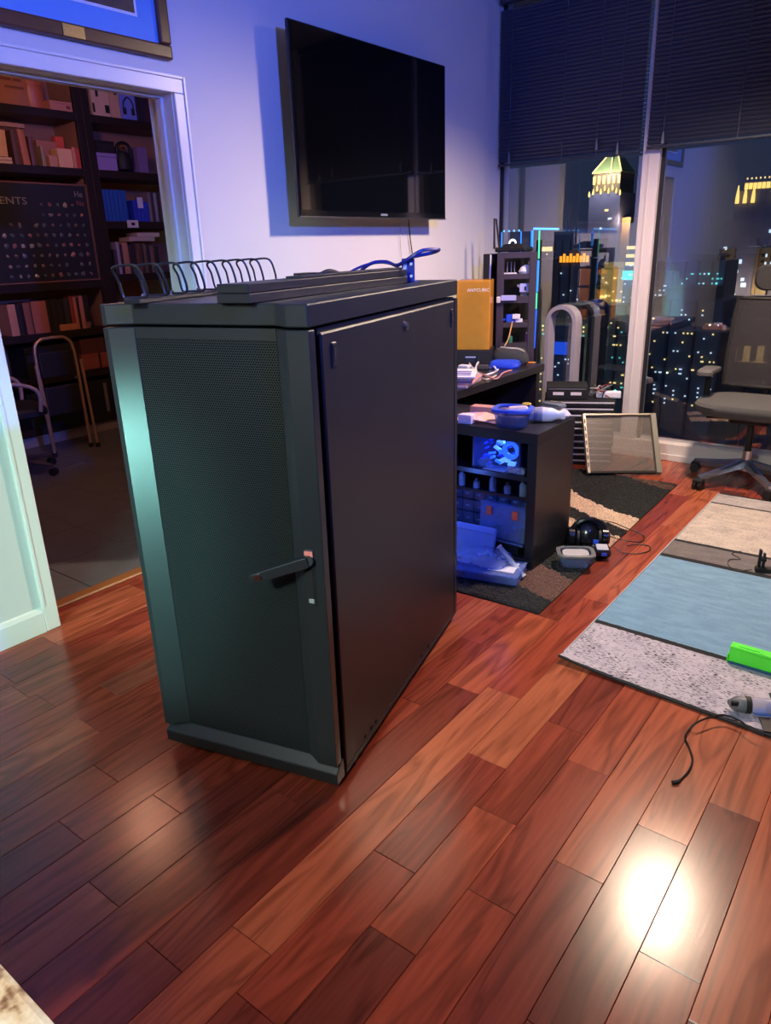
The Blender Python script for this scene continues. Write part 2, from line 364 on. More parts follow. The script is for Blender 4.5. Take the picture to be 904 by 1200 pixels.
# --- study beyond the doorway
study_wall = mat('study_wall_paint', (150, 126, 112), 0.8, var=0.05, scale=2)
slate = mat('slate_tile', (96, 96, 100), 0.42, var=0.35, scale=5, bump=0.25, bscale=14)
grout = mat('slate_grout', (128, 124, 120), 0.8)
sf = struct(MB().box(-6.6, -2.965, 0.2, 5.22, -0.09, -0.006).build('floor', grout))
XT = -2.968
ty = [1.59-0.407*3+0.407*k for k in range(11)]
for i in range(9):
    for k in range(10):
        a, b = ty[k]+0.0018, ty[k+1]-0.0018; xa, xb = XT-0.407*(i+1)+0.0018, XT-0.407*i-0.0018
        cx, cy = (xa+xb)/2, (a+b)/2
        o = MB().box(xa-cx, xb-cx, a-cy, b-cy, -0.02, -0.002).build('tile', slate, sf, bevel=0.002)
        o.location = (cx, cy, 0)
struct(MB().box(-6.6, -6.45, 0.2, 5.22, -0.05, CEIL).build('wall_study_back', study_wall))
struct(MB().box(-6.6, XW-WT, 0.1, 0.2, -0.05, CEIL).build('wall_study_left', study_wall))
struct(MB().box(-6.6, XW-WT-0.0, 5.22, 5.3, -0.05, CEIL).build('wall_study_right', study_wall))

# ================================================================== SERVER RACK
RA = math.radians(14.45)
rp0 = onz(197, 868, 0.025)
RACK = T(rp0.x, rp0.y, 0) @ Rz(RA)
def rk(x, y, z): return RACK @ Vector((x, y, z))
RW, RD, RH = 0.588, 1.10, 1.33
rblack = mat('rack_powder_coat', (30, 34, 36), 0.36, var=0.06, scale=60, bump=0.04, bscale=900, spec=0.6)
rside = mat('rack_side_satin', (27, 28, 32), 0.42, var=0.06, scale=40, bump=0.03, bscale=900)
rdark = mat('rack_interior_black', (7, 7, 9), 0.7)
chrome = mat('chrome', (200, 200, 205), 0.18, metal=1.0, var=0.04)
rack = thing('server_rack', 'tall black server rack cabinet with perforated front door on hardwood floor', 'server rack', (rp0.x, rp0.y, 0), RA)
MB().box(0.012, 0.576, 0.062, RD-0.012, 0.03, 1.272).build('carcass', rdark, rack)
MB().box(0.0, RW, 0.058, RD, 0.026, 0.044).build('base_rail', rside, rack, bevel=0.002)
MB().box(0.575, RW, RD-0.03, RD, 0.0445, 1.268).build('rear_post', rside, rack)
out = [(0, 0), (0.017, 0), (0.075, 0.03), (0.486, 0.03), (0.53, 0), (RW, 0), (RW, RD), (0, RD)]
top = MB().prism(out, 1.279, RH).build('top_cover', rblack, rack, bevel=0.003)
door = MB().prism([(0, 0), (0.017, 0), (0.075, 0.03), (0.075, 0.045), (0.06, 0.045), (0, 0.029)], 0.0905, 1.273).build('door_stile', rblack, rack, bevel=0.002)
MB().prism([(0.486, 0.03), (0.53, 0), (RW, 0), (RW, 0.029), (0.50, 0.045), (0.486, 0.045)], 0.0905, 1.273).build('door_stile', rblack, rack, bevel=0.002)
MB().box(0.0755, 0.4855, 0.03, 0.045, 1.246, 1.273).build('door_top_rail', rblack, rack)
MB().prism([(0.0, 0.03), (0.0, 0.066), (0.03, 0.09), (0.045, 0.09), (0.045, 0.03)], 0, RW, 'x').build('door_bottom_rail', rblack, rack, bevel=0.002)
perf = perforated_mat('rack_perforated_steel', (34, 38, 40), 0.0068, 0.0024)
MB().box(0.0755, 0.4855, 0.031, 0.034, 0.0905, 1.2455).build('perforated_door_panel', perf, rack)
sp = MB().box(0.577, RW, 0.058, RD-0.035, 0.0455, 1.262).build('side_panel', rside, rack, bevel=0.004)
MB().box(0.0, 0.011, 0.058, RD-0.035, 0.0455, 1.262).build('side_panel', rside, rack, bevel=0.004)
for y in (0.115, 1.03):
    MB().box(RW-0.001, RW+0.004, y-0.012, y+0.012, 1.175, 1.235).build('panel_latch', rside, sp, bevel=0.002)
    MB().box(RW+0.0035, RW+0.0055, y-0.006, y+0.006, 1.19, 1.222).build('latch_slot', rdark, sp)
    MB().box(RW+0.0035, RW+0.006, y-0.011, y+0.011, 1.2275, 1.2325).build('latch_lip', chrome, sp)
MB().tube([(RW-0.002, 0.59, 1.222), (RW+0.006, 0.59, 1.222)], 0.012, 14).build('lock', chrome, sp, smooth=True)
MB().tube([(RW+0.005, 0.59, 1.222), (RW+0.0075, 0.59, 1.222)], 0.005, 10).build('keyhole', rdark, sp)
for y in (0.19, 0.235, 0.27, 0.68, 0.75):
    MB().tube([(RW-0.001, y, 0.062), (RW+0.003, y, 0.062)], 0.006, 8).build('bolt', rdark, sp)
# swing handle
MB().box(0.536, 0.562, -0.003, 0.002, 0.586, 0.742).build('handle_plate', rblack, rack, bevel=0.002)
MB().box(0.541, 0.557, -0.0045, -0.0029, 0.608, 0.70).build('handle_recess', rdark, rack)
MB().box(0.541, 0.557, -0.0055, -0.0029, 0.595, 0.6078).build('recess_end', mat('grey_plastic', (130, 136, 136), 0.45), rack, bevel=0.002)
MB().box(0.538, 0.561, -0.006, -0.0029, 0.724, 0.739).build('handle_sticker', mat('red_print_sticker', (205, 120, 110), 0.5, var=0.4, scale=120), rack)
a, b = Vector((0.552, -0.012, 0.716)), Vector((0.408, -0.062, 0.668))
d = (b-a).normalized(); up = Vector((0, 0, 1)); up = (up-d*up.dot(d)).normalized(); s = d.cross(up)
lev = MB()
rings = []
for t_, w_, h_ in ((0, 0.010, 0.013), (0.1, 0.011, 0.015), (0.7, 0.010, 0.0135), (0.92, 0.009, 0.012), (1, 0.007, 0.008)):
    c_ = a+(b-a)*t_
    rings.append([tuple(c_+s*w_*x+up*h_*z) for x, z in ((1, 1), (-1, 1), (-1, -1), (1, -1))])
lev.loft(rings).build('handle_lever', rblack, rack, bevel=0.003, seg=2)
c_ = a+(b-a)*0.84
MB().tube([c_+s*0.012, c_-s*0.012], 0.0095, 14).build('handle_lock', chrome, rack, smooth=True)
MB().tube([(0.55, 0.0, 0.714), (0.553, -0.016, 0.717)], 0.013, 12).build('handle_pivot', rblack, rack)
for x, y in ((0.07, 0.08), (0.52, 0.08), (0.07, 1.02), (0.52, 1.02)):
    MB().lathe([(0.018, 0), (0.02, 0.006), (0.009, 0.012), (0.009, 0.0255)], 12, (x, y, 0)).build('levelling_foot', chrome, rack, smooth=True)

# --- loose gear on the rack's top
ZT = RH+0.001
wire = mat('black_wire_gloss', (26, 27, 32), 0.28, spec=0.7)
mg = thing('cable_manager', 'black cable manager with a row of bent wire rings on rack top', 'cable manager', rk(0.105, 0.012, ZT), RA+math.radians(3))
MB().box(-0.022, 0.022, -0.015, 0.70, 0, 0.012).build('mounting_strip', wire, mg, bevel=0.002)
for i in range(9):
    y = 0.005+i*0.083; w = 0.036; tl = 0.02
    pts = [(-w, y+0.0, 0.016), (-w-0.004, y-tl*0.3, 0.055), (-w-0.006, y-tl, 0.082), (-w*0.2, y-tl-0.004, 0.0895), (w*0.8, y-tl, 0.086), (w+0.003, y-tl*0.5, 0.05), (w, y, 0.02), (w*0.5, y+0.004, 0.014), (0, y+0.004, 0.0135), (-w*0.6, y+0.004, 0.0135)]
    o = MB().tube(curve(pts, 4, True), 0.0032, 6, True).build('wire_ring', wire, mg, smooth=True)
for i in range(6):
    MB().lathe([(0.0055, 0), (0.0055, 0.006), (0.003, 0.01)], 8, (0.0, 0.035+i*0.12, 0.0121)).build('screw', chrome, mg)
dn = thing('blanking_panel_stack', 'long flat black blanking panels stacked on rack top edge', 'panel', rk(0.395, 0.008, ZT), RA-math.radians(3.2))
MB().box(-0.05, 0.045, 0, 0.87, 0, 0.0215).build('panel', rside, dn, bevel=0.002)
MB().box(-0.047, 0.043, 0.0, 0.87, 0.0222, 0.043).build('panel', rside, dn, bevel=0.002)
MB().box(-0.02, 0.03, 0.25, 0.86, 0.0432, 0.049).build('panel', rblack, dn, bevel=0.001)
blue_pl = mat('blue_cable_jacket', (20, 34, 110), 0.35)
br_ = thing('mounting_bracket', 'small blue bracket with pale screws at rack top back end', 'bracket', rk(0.478, 0.905, ZT), RA)
MB().box(-0.022, 0.022, 0.0, 0.006, 0, 0.075).build('plate', mat('bracket_blue', (24, 42, 120), 0.35), br_, bevel=0.001)
MB().box(-0.022, 0.022, 0.0062, 0.04, 0, 0.004).build('foot', mat('bracket_blue', (24, 42, 120), 0.35), br_)
MB().box(-0.016, -0.004, -0.004, -0.0002, 0.012, 0.062).build('pale_strip', mat('pale_plastic', (190, 195, 215), 0.4), br_)
for z in (0.02, 0.058):
    MB().tube([(0.012, -0.0002, z), (0.012, -0.004, z)], 0.005, 10).build('screw', mat('screw_white', (225, 225, 225), 0.3), br_)
def cable(name, pts, r, m, label, cat='cable', n=6, k=6, group=None):
    return tag(MB().tube(curve(pts, k), r, n).build(name, m, smooth=True), label, cat, group)
cable('looped_cable', [rk(0.30, 0.86, ZT+0.02), rk(0.33, 0.93, ZT+0.06), rk(0.38, 0.95, ZT+0.066), rk(0.44, 0.9, ZT+0.055), rk(0.48, 0.885, ZT+0.07), rk(0.53, 0.90, ZT+0.098), rk(0.56, 0.98, ZT+0.10), rk(0.52, 1.03, ZT+0.09), rk(0.47, 0.98, ZT+0.08)], 0.006, blue_pl, 'thick dark blue cord looped over the far end of the rack top')
cable('network_cable', [rk(0.30, 0.72, ZT+0.006), rk(0.32, 0.82, ZT+0.045), rk(0.36, 0.90, ZT+0.064), rk(0.41, 0.92, ZT+0.06), rk(0.45, 0.95, ZT+0.03), rk(0.46, 1.0, ZT+0.006)], 0.0045, blue_pl, 'thin blue cable arching behind the panels on rack top')
tr = thing('tape_roll', 'roll of dark brown tape lying on rack top', 'tape', rk(0.27, 0.60, ZT))
MB().lathe([(0.024, 0), (0.045, 0), (0.045, 0.046), (0.024, 0.046)], 24, cap=False).build('roll', mat('tape_dark', (44, 34, 28), 0.25), tr, smooth=True)
MB().lathe([(0.021, 0.001), (0.0239, 0.001), (0.0239, 0.045), (0.021, 0.045)], 20, cap=False).build('core', mat('tape_core_card', (150, 120, 70), 0.7), tr)
cable('patch_lead', [rk(0.30, 0.58, ZT+0.03), rk(0.33, 0.62, ZT+0.05), rk(0.33, 0.72, ZT+0.035), rk(0.33, 0.84, ZT+0.02)], 0.006, mat('lead_grey', (60, 52, 46), 0.4), 'short brownish grey lead beside the tape roll on rack top')

# ================================================================== TELEVISION, PICTURE
TVX = -2.62
tv = thing('television', 'large black flat television mounted on the wall', 'television', (TVX, 3.434, 1.594))
bz = mat('tv_bezel_gloss', (12, 12, 15), 0.12, spec=0.7)
MB().box(-0.024, -0.003, -0.651, 0.651, 0, 0.829).build('housing', bz, tv, bevel=0.004)
MB().box(-0.0028, 0.0, -0.64, 0.64, 0.035, 0.816).build('screen', mat('tv_screen_glass', (6, 6, 8), 0.04, var=0.0, spec=0.75), tv)
MB().box(-0.003, 0.0016, -0.651, 0.651, 0.0, 0.006).build('bottom_trim', mat('tv_silver_trim', (150, 150, 158), 0.3, metal=1), tv)
MB().box(-0.136, -0.0245, -0.3, 0.3, 0.2, 0.62).build('wall_bracket', rdark, tv)
MB().prism(rrect(0.062, 0.011, 0.0045, 3, 0.02, 0.0195), 0.0002, 0.0012, 'x').build('brand_mark', mat('logo_grey', (120, 124, 135), 0.4), tv)
cable('tv_cord', [(-2.745, 3.86, 1.62), (-2.742, 3.87, 1.5), (-2.745, 3.90, 1.36), (-2.744, 3.89, 1.2), (-2.745, 3.93, 0.76)], 0.0035, mat('cord_black', (18, 18, 20), 0.45), 'thin black cord hanging straight down the wall under the television')
cable('tv_cord', [(-2.746, 3.78, 1.62), (-2.746, 3.775, 1.45), (-2.746, 3.80, 1.28), (-2.746, 3.82, 0.76)], 0.0018, mat('cord_white', (190, 185, 190), 0.5), 'thin pale cord hanging down the wall beside the black cord')

pw0, pw1, pz0, pz1 = 1.05, 2.21, 2.185, 2.93
walnut = mat('walnut_frame', (92, 56, 38), 0.35, stretch=(3, 1, 3), scale=14, var=0.35)
pic = thing('framed_picture', 'wooden framed picture with wide blue mat hanging above the doorway', 'picture', (XW+0.001, (pw0+pw1)/2, pz0))
hw, hh = (pw1-pw0)/2, pz1-pz0
fw_ = 0.052
def frame_bar(y0, y1, z0, z1, name='frame_bar'):
    return MB().box(0.0, 0.028, y0, y1, z0, z1).build(name, walnut, pic, bevel=0.008, seg=2)
frame_bar(-hw, hw, 0, fw_); frame_bar(-hw, hw, hh-fw_, hh)
frame_bar(-hw, -hw+fw_, fw_+0.0005, hh-fw_-0.0005); frame_bar(hw-fw_, hw, fw_+0.0005, hh-fw_-0.0005)
MB().box(0.001, 0.010, -hw+fw_, hw-fw_, fw_, hh-fw_).build('blue_mat', mat('picture_mat_blue', (96, 150, 214), 0.55, var=0.05), pic)
MB().box(0.0102, 0.0118, -0.36, 0.44, 0.128, hh-0.128).build('white_border', mat('picture_border', (220, 220, 225), 0.5), pic)
MB().box(0.012, 0.0128, -0.35, 0.43, 0.138, hh-0.138).build('print', mat('photo_print', (74, 58, 58), 0.3, var=0.9, scale=16), pic)
MB().box(0.0285, 0.0315, 0.10, 0.185, 0.006, 0.044).build('plaque', mat('brass_plaque', (190, 160, 96), 0.35, metal=0.6, var=0.25, scale=90), pic)

# ================================================================== WINDOW BLINDS
slatm = mat('blind_slat_navy', (46, 52, 70), 0.45, var=0.06)
SP = 0.0235
def make_blind(x0, x1, zb, label):
    w = x1-x0; th = math.radians(60)
    b = thing('window_blind', label, 'blind', ((x0+x1)/2, YG-0.088, zb), 0, 'blinds on the window wall')
    n = int((2.925-zb-0.03)/SP)
    mb = MB(); c, s_ = 0.0125*math.cos(th), 0.0125*math.sin(th)
    mb.add([(-w/2, -c, s_), (w/2, -c, s_), (w/2, -0.0015, 0.001), (-w/2, -0.0015, 0.001), (w/2, c, -s_), (-w/2, c, -s_),
            (-w/2, -c+0.0006, s_-0.0003), (w/2, -c+0.0006, s_-0.0003), (w/2, -0.0009, 0.0007), (-w/2, -0.0009, 0.0007), (w/2, c+0.0006, -s_-0.0003), (-w/2, c+0.0006, -s_-0.0003)],
           [(0, 1, 2, 3), (3, 2, 4, 5), (6, 9, 8, 7), (9, 11, 10, 8), (0, 6, 7, 1), (5, 4, 10, 11)])
    o0 = mb.build('slat', slatm, b); o0.location = (0, 0, 0.035)
    for i in range(1, n):
        obj('slat', o0.data, b, (0, 0, 0.035+i*SP))
    MB().box(-w/2, w/2, -0.014, 0.014, 0, 0.016).build('bottom_rail', slatm, b, bevel=0.003)
    MB().box(-w/2, w/2, -0.022, 0.022, 2.93-zb, 2.972-zb).build('head_rail', slatm, b)
    cordm = mat('blind_cord_grey', (88, 92, 108), 0.6)
    for fx in (-0.41, -0.02, 0.22, 0.36):
        MB().tube([(fx*w, -0.018, 0.01), (fx*w, -0.018, 2.93-zb)], 0.0016, 5).build('cord', cordm, b)
    for fx, dz in ((-0.41, 0.02), (0.22, 0.04), (0.36, 0.0)):
        MB().lathe([(0.003, 0.07), (0.009, 0.03), (0.011, 0.0)], 10, (fx*w, -0.021, dz)).build('tassel', mat('blind_tassel_grey', (92, 96, 110), 0.5), b)
    return b
make_blind(-2.772, -1.772, 1.955, 'dark navy slatted blind, lowered halfway over the left window pane')
make_blind(-1.728, -0.63, 1.97, 'dark navy slatted blind over the right window pane behind the office chair')

# ================================================================== STUDY: BOOKCASES
XS = -5.78
bc = mat('bookcase_black_brown', (34, 26, 25), 0.45, stretch=(1, 1, 6), scale=8, var=0.2)
bcin = mat('bookcase_back_beige', (150, 112, 92), 0.7, var=0.08, scale=6)
def bookcase(y0, y1, zs, label, th=0.058, opens=None):
    t = thing('bookcase', label, 'bookcase', (XS, (y0+y1)/2, 0), 0, 'bookcases in the study')
    w = (y1-y0)/2; D = 0.34
    MB().box(-D, 0, -w, -w+0.065, 0, 2.95).build('side_panel', bc, t, bevel=0.002)
    MB().box(-D, 0, w-0.065, w, 0, 2.95).build('side_panel', bc, t, bevel=0.002)
    MB().box(-D-0.012, -D-0.001, -w, w, 0, 2.95).build('back_panel', bcin, t)
    MB().box(-D, -0.03, w-0.0665, w-0.0655, 0.1, 2.94).build('side_lining', bcin, t)
    MB().box(-D, -0.02, -w+0.066, w-0.067, 0.0, 0.095).build('toe_kick', mat('toe_kick_grey', (150, 144, 140), 0.5), t)
    for z in zs:
        MB().box(-D, 0.0, -w+0.0655, w-0.067, z-th, z).build('shelf', bc, t, bevel=0.002)
    return t
bookcase(1.70, 3.725, (0.145, 0.545, 0.885, 1.26, 2.112, 2.512, 2.92), 'dark bookcase holding the framed specimen board, seen through the doorway')
bookcase(3.727, 5.05, (0.145, 0.545, 0.9, 1.30, 1.722, 2.112, 2.512, 2.92), 'dark bookcase with blue volumes beside the specimen board bookcase')

ORD = ['first', 'second', 'third', 'fourth', 'fifth', 'sixth', 'seventh', 'eighth', 'ninth', 'tenth', 'eleventh', 'twelfth', 'thirteenth', 'fourteenth', 'fifteenth', 'sixteenth', 'seventeenth', 'eighteenth']
pagem = mat('book_pages', (176, 160, 138), 0.8, stretch=(1, 60, 1), scale=10, var=0.2)
def book(y, z, w, h, d, rgb, label, group, lean=0.0, x=None, cname='', cat='book'):
    m = mat('cover_%02x%02x%02x' % rgb, rgb, 0.5, var=0.12, scale=18)
    mb = MB(); t = min(0.004, w*0.15)
    mb.prism([(-d, -w/2), (0, -w/2), (0.003, 0), (0, w/2), (-d, w/2), (-d, w/2-t), (-t, w/2-t), (-t, -w/2+t), (-d, -w/2+t)], 0, h)
    o = mb.build('book', m); tag(o, label, cat, group)
    o.location = (XS-0.02 if x is None else x, y, z+0.0005+abs(math.sin(lean))*w/2); o.rotation_euler = (lean, 0, 0)
    MB().box(-d+0.004, -t-0.0005, -w/2+t+0.0002, w/2-t-0.0002, 0.004, h-0.004).build('page_block', pagem, o)
    return o
def row(z, y0, items, where, group, x=None):
    y = y0
    for i, (w, h, rgb, nm) in enumerate(items):
        book(y+w/2, z, w-0.001, h, 0.19+0.02*((i*7) % 3), rgb, '%s book, %s from the left %s' % (nm, ORD[i], where), group, x=x)
        y += w
# row under the board (z = 0.885)
row(0.885, 2.835, [(0.062, 0.235, (205, 150, 118), 'pale peach'), (0.062, 0.235, (34, 30, 32), 'black'), (0.052, 0.24, (150, 96, 74), 'tan'), (0.012, 0.22, (60, 40, 36), 'thin brown'),
    (0.125, 0.245, (176, 104, 76), 'thick rust brown'), (0.045, 0.25, (30, 30, 38), 'navy black'), (0.05, 0.252, (40, 38, 40), 'charcoal'), (0.055, 0.248, (36, 38, 46), 'dark slate'), (0.052, 0.25, (52, 52, 56), 'dull grey'),
    (0.034, 0.262, (150, 60, 56), 'dark red'), (0.026, 0.255, (190, 120, 104), 'thin salmon'), (0.024, 0.25, (40, 34, 34), 'thin black'), (0.036, 0.262, (186, 126, 116), 'pinkish'), (0.05, 0.262, (36, 30, 32), 'wide black')],
    'on the shelf under the specimen board', 'books under the specimen board')
tag(MB().box(-0.07, 0, -0.075, 0.075, 0, 0.05).build('small_box', mat('tan_card', (196, 128, 92), 0.6), bevel=0.004), 'small tan box lying in front of the books under the specimen board', 'box').location = (XS-0.004+0.0, 3.30, 0.8855)
for o in [bpy.data.objects['small_box']]: o.location.x = XS-0.0
gd = thing('glass_dish', 'small clear dish at the right end of the shelf under the board', 'dish', (XS-0.055, 3.49, 0.8855))
MB().lathe([(0.04, 0), (0.052, 0.05), (0.049, 0.05), (0.037, 0.004)], 18).build('bowl', see_through('clear_pink_glass', (200, 150, 140), 0.5), gd, smooth=True)
MB().lathe([(0.02, 0.005), (0.03, 0.02), (0.0, 0.03)], 12).build('contents', mat('dish_contents', (150, 84, 74), 0.6), gd)
# row on the right shelf (z = 1.30)
row(1.30, 3.83, [(0.03, 0.2, (60, 56, 64), 'charcoal'), (0.03, 0.26, (150, 140, 160), 'pale lilac'), (0.028, 0.24, (46, 40, 46), 'black'), (0.055, 0.255, (176, 130, 104), 'tan'), (0.035, 0.23, (60, 46, 46), 'dark brown'),
    (0.04, 0.25, (40, 38, 44), 'slate black'), (0.05, 0.245, (98, 66, 60), 'maroon'), (0.03, 0.25, (54, 46, 46), 'thin dark'), (0.03, 0.24, (110, 84, 74), 'light brown'), (0.035, 0.235, (44, 40, 46), 'dark grey'), (0.04, 0.225, (120, 90, 84), 'dusty brown'), (0.05, 0.22, (44, 38, 40), 'wide black')],
    'on the shelf below the blue volumes', 'books below the blue volumes')
def flat_book(y, z, w, l, rgb, label, rz=0.0):
    m = mat('cover_%02x%02x%02x' % rgb, rgb, 0.5, var=0.12, scale=18)
    o = MB().prism([(-0.16, 0), (0.0, 0), (0.002, w/2), (0, w), (-0.16, w), (-0.16, w-0.003), (-0.004, w-0.003), (-0.004, 0.003), (-0.16, 0.003)], -l/2, l/2, 'y').build('book', m)
    tag(o, label, 'book'); o.location = (XS-0.02, y, z+0.0005); o.rotation_euler = (0, 0, rz)
    MB().box(-0.156, -0.0045, -l/2+0.003, l/2-0.003, 0.0032, w-0.0032).build('page_block', pagem, o)
flat_book(4.13, 1.562, 0.035, 0.26, (176, 160, 158), 'pale book lying flat across the upright books below the blue volumes')
flat_book(4.20, 1.598, 0.034, 0.24, (190, 170, 166), 'pale book lying flat, topmost under the blue volumes shelf', 0.03)
# blue volumes (z = 1.722)
for i in range(6):
    book(3.80+0.038*i+0.019, 1.722, 0.037, 0.245, 0.2, (28, 84, 168), '%s of the matching blue volumes, counted from the left' % ORD[i], 'matching blue volumes')
for i in range(4):
    book(4.085+0.038*i+0.019, 1.722, 0.037, 0.17-0.004*i, 0.2, (34, 60, 190), '%s of the shorter deep blue volumes, counted from the left' % ORD[i], 'shorter blue volumes')
for i, (w, c, nm) in enumerate(((0.03, (120, 104, 120), 'mauve'), (0.025, (50, 44, 56), 'black'), (0.03, (140, 130, 150), 'lilac'), (0.035, (54, 48, 60), 'grey'))):
    book(4.245+0.03*i+0.015, 1.722, w-0.002, 0.235, 0.19, c, '%s book, %s to the right of the deep blue volumes' % (nm, ORD[i]), 'books right of the blue volumes')
def box_thing(name, y0, y1, z, h, d, rgb, label, cat='box', marks=(), x=None, lid=True, rz=0.0):
    m = mat('card_%02x%02x%02x' % rgb, rgb, 0.65, var=0.1, scale=10)
    t = thing(name, label, cat, (XS-0.015 if x is None else x, (y0+y1)/2, z+0.0006), rz)
    w = (y1-y0)/2
    MB().box(-d, 0, -w, w, 0, h*(0.78 if lid else 1)).build('body', m, t, bevel=0.002)
    if lid: MB().box(-d-0.0, 0.002, -w-0.001, w+0.001, h*0.785, h).build('lid', m, t, bevel=0.002)
    for (a, b_, c, e, rgb2) in marks:
        MB().box(0.0022, 0.0032, -w+2*w*a, -w+2*w*b_, h*c, h*e).build('print_mark', mat('print_%02x%02x%02x' % rgb2, rgb2, 0.6), t)
    return t
# top shelf
box_thing('cardboard_box', 2.86, 3.30, 2.512, 0.30, 0.28, (168, 112, 92), 'large brown cardboard box on the top shelf above the specimen board', marks=((0.55, 0.75, 0.52, 0.58, (120, 74, 62)), (0.78, 0.92, 0.52, 0.58, (120, 74, 62)), (0.62, 0.95, 0.36, 0.41, (120, 74, 62))), lid=False)
tin = thing('round_tin', 'round copper coloured tin on the top shelf beside the cardboard box', 'tin', (XS-0.2, 3.42, 2.5125))
MB().lathe([(0.1, 0), (0.105, 0.01), (0.105, 0.17)], 28).build('body', mat('copper_tin', (186, 106, 74), 0.4, var=0.25, scale=9), tin, smooth=True)
MB().lathe([(0.108, 0.1705), (0.108, 0.2), (0.1, 0.206)], 28).build('lid', mat('copper_tin', (186, 106, 74), 0.4), tin, smooth=True)
box_thing('slim_box', 3.465, 3.65, 2.512, 0.065, 0.18, (190, 130, 112), 'slim pink box with small print on the top shelf', marks=((0.72, 0.9, 0.25, 0.6, (120, 64, 60)),))
box_thing('gadget_box', 3.83, 3.99, 2.512, 0.22, 0.2, (206, 176, 150), 'cream box with black marks on the top shelf, next to shelf divider', marks=((0.25, 0.4, 0.62, 0.85, (30, 26, 26)), (0.7, 0.95, 0.12, 0.38, (24, 22, 22)), (0.0, 0.12, 0.1, 0.4, (24, 22, 22))), lid=False)
box_thing('gadget_box', 3.995, 4.085, 2.512, 0.24, 0.2, (196, 160, 130), 'narrow tan box on the top shelf beside the blue headphone box', marks=((0.5, 0.8, 0.7, 0.85, (30, 26, 26)),), lid=False)
hb = box_thing('headphone_box', 4.09, 4.24, 2.512, 0.2, 0.2, (110, 130, 220), 'blue box printed with dark headphones on the top shelf', lid=False)
MB().tube(curve([(0.001, -0.04, 0.06), (0.001, -0.045, 0.12), (0.001, 0.0, 0.165), (0.001, 0.045, 0.12), (0.001, 0.04, 0.06)], 5), 0.006, 6).build('printed_headband', mat('print_black', (20, 22, 34), 0.6), hb)
for s_ in (-1, 1): MB().box(0.0005, 0.004, s_*0.04-0.016, s_*0.04+0.016, 0.035, 0.085).build('printed_cup', mat('print_black', (20, 22, 34), 0.6), hb)
for i in range(5):
    book(4.265+0.03*i, 2.512, 0.028, 0.2+0.012*(i % 3), 0.18, (34+6*i, 32, 48), 'dark book, %s right of the headphone box on the top shelf' % ORD[i], 'dark books by the headphone box')
# second shelf left
lt = [(2.84, 2.90, 0.25, (40, 34, 34), 'charcoal'), (2.905, 2.955, 0.22, (52, 44, 44), 'dark brown')]
for i, (a_, b_, h_, c_, nm) in enumerate(lt): book((a_+b_)/2, 2.112, b_-a_-0.002, h_, 0.2, c_, '%s book at the left end of the shelf above the board' % nm, 'books above the board')
book(3.03, 2.158, 0.075, 0.18, 0.16, (222, 178, 140), 'cream book standing on small white boxes above the board', 'books above the board', lean=-0.05)
for k in range(2): box_thing('white_carton', 2.975, 3.09, 2.112+0.0225*k, 0.021, 0.12, (214, 190, 172), ['lower', 'upper'][k]+' of two small white cartons stacked under the cream book', lid=False)
book(3.14, 2.112, 0.05, 0.23, 0.2, (96, 66, 58), 'dull brown book leaning near the cream book above the board', 'books above the board')
book(3.205, 2.112, 0.05, 0.24, 0.2, (184, 116, 80), 'orange brown book leaning above the board', 'books above the board', lean=0.04)
book(3.265, 2.112, 0.04, 0.2, 0.2, (110, 72, 62), 'reddish brown book right of the orange brown book above the board', 'books above the board')
book(3.345, 2.112, 0.028, 0.14, 0.15, (150, 132, 104), 'thin olive book standing alone above the board', 'books above the board')
box_thing('carton', 3.385, 3.455, 2.112, 0.08, 0.1, (200, 146, 116), 'small tan carton beside the cream box above the board', lid=False)
box_thing('cream_box', 3.465, 3.585, 2.112, 0.135, 0.1, (232, 184, 140), 'bright cream box in front on the shelf above the board', lid=False)
box_thing('red_box', 3.587, 3.652, 2.112, 0.15, 0.12, (196, 74, 54), 'red box on the shelf above the board beside the cream box', marks=((0.0, 0.35, 0.0, 1.0, (206, 150, 120)),), lid=False)
box_thing('flat_carton', 3.38, 3.545, 2.112, 0.2, 0.08, (176, 120, 96), 'brown carton standing behind the cream box above the board', x=XS-0.15, lid=False)
box_thing('scarlet_box', 3.55, 3.62, 2.112, 0.24, 0.06, (214, 88, 62), 'bright scarlet box standing behind the red box above the board', x=XS-0.16, lid=False)
box_thing('long_carton', 2.86, 3.33, 2.112, 0.0+0.03, 0.12, (196, 150, 122), 'long flat carton lying across the books above the board', x=XS-0.19, lid=False).location.z = 2.39
for o in bpy.data.objects:
    if o.name.startswith('long_carton'):
        MB().box(-0.1, -0.02, -0.2, 0.2, -0.277, -0.001).build('support_stack', mat('support_books', (104, 72, 62), 0.7, var=0.5, scale=6), o)
# second shelf right
box_thing('storage_box', 3.80, 3.985, 2.112, 0.13, 0.2, (150, 130, 190), 'lilac storage box on the shelf above the blue volumes')
box_thing('black_case', 3.81, 3.98, 2.2430, 0.09, 0.2, (26, 24, 30), 'black case resting on the lilac storage box', 'case', lid=True)
hm = thing('headset', 'black padded headset standing on the shelf above the blue volumes', 'headset', (XS-0.09, 4.09, 2.1125))
blk = mat('soft_black', (16, 15, 17), 0.6)
MB().lathe([(0.03, 0), (0.075, 0.02), (0.085, 0.085), (0.06, 0.15), (0.02, 0.165)], 18).build('cup', blk, hm, smooth=True)
MB().tube(curve([(0.03, -0.07, 0.09), (0.03, -0.06, 0.19), (0.03, 0.0, 0.225), (0.03, 0.06, 0.2), (0.03, 0.07, 0.09)], 5), 0.014, 8).build('headband', blk, hm, smooth=True)
box_thing('purple_carton', 4.20, 4.29, 2.112, 0.2, 0.14, (120, 96, 150), 'purple carton right of the black headset', lid=False)
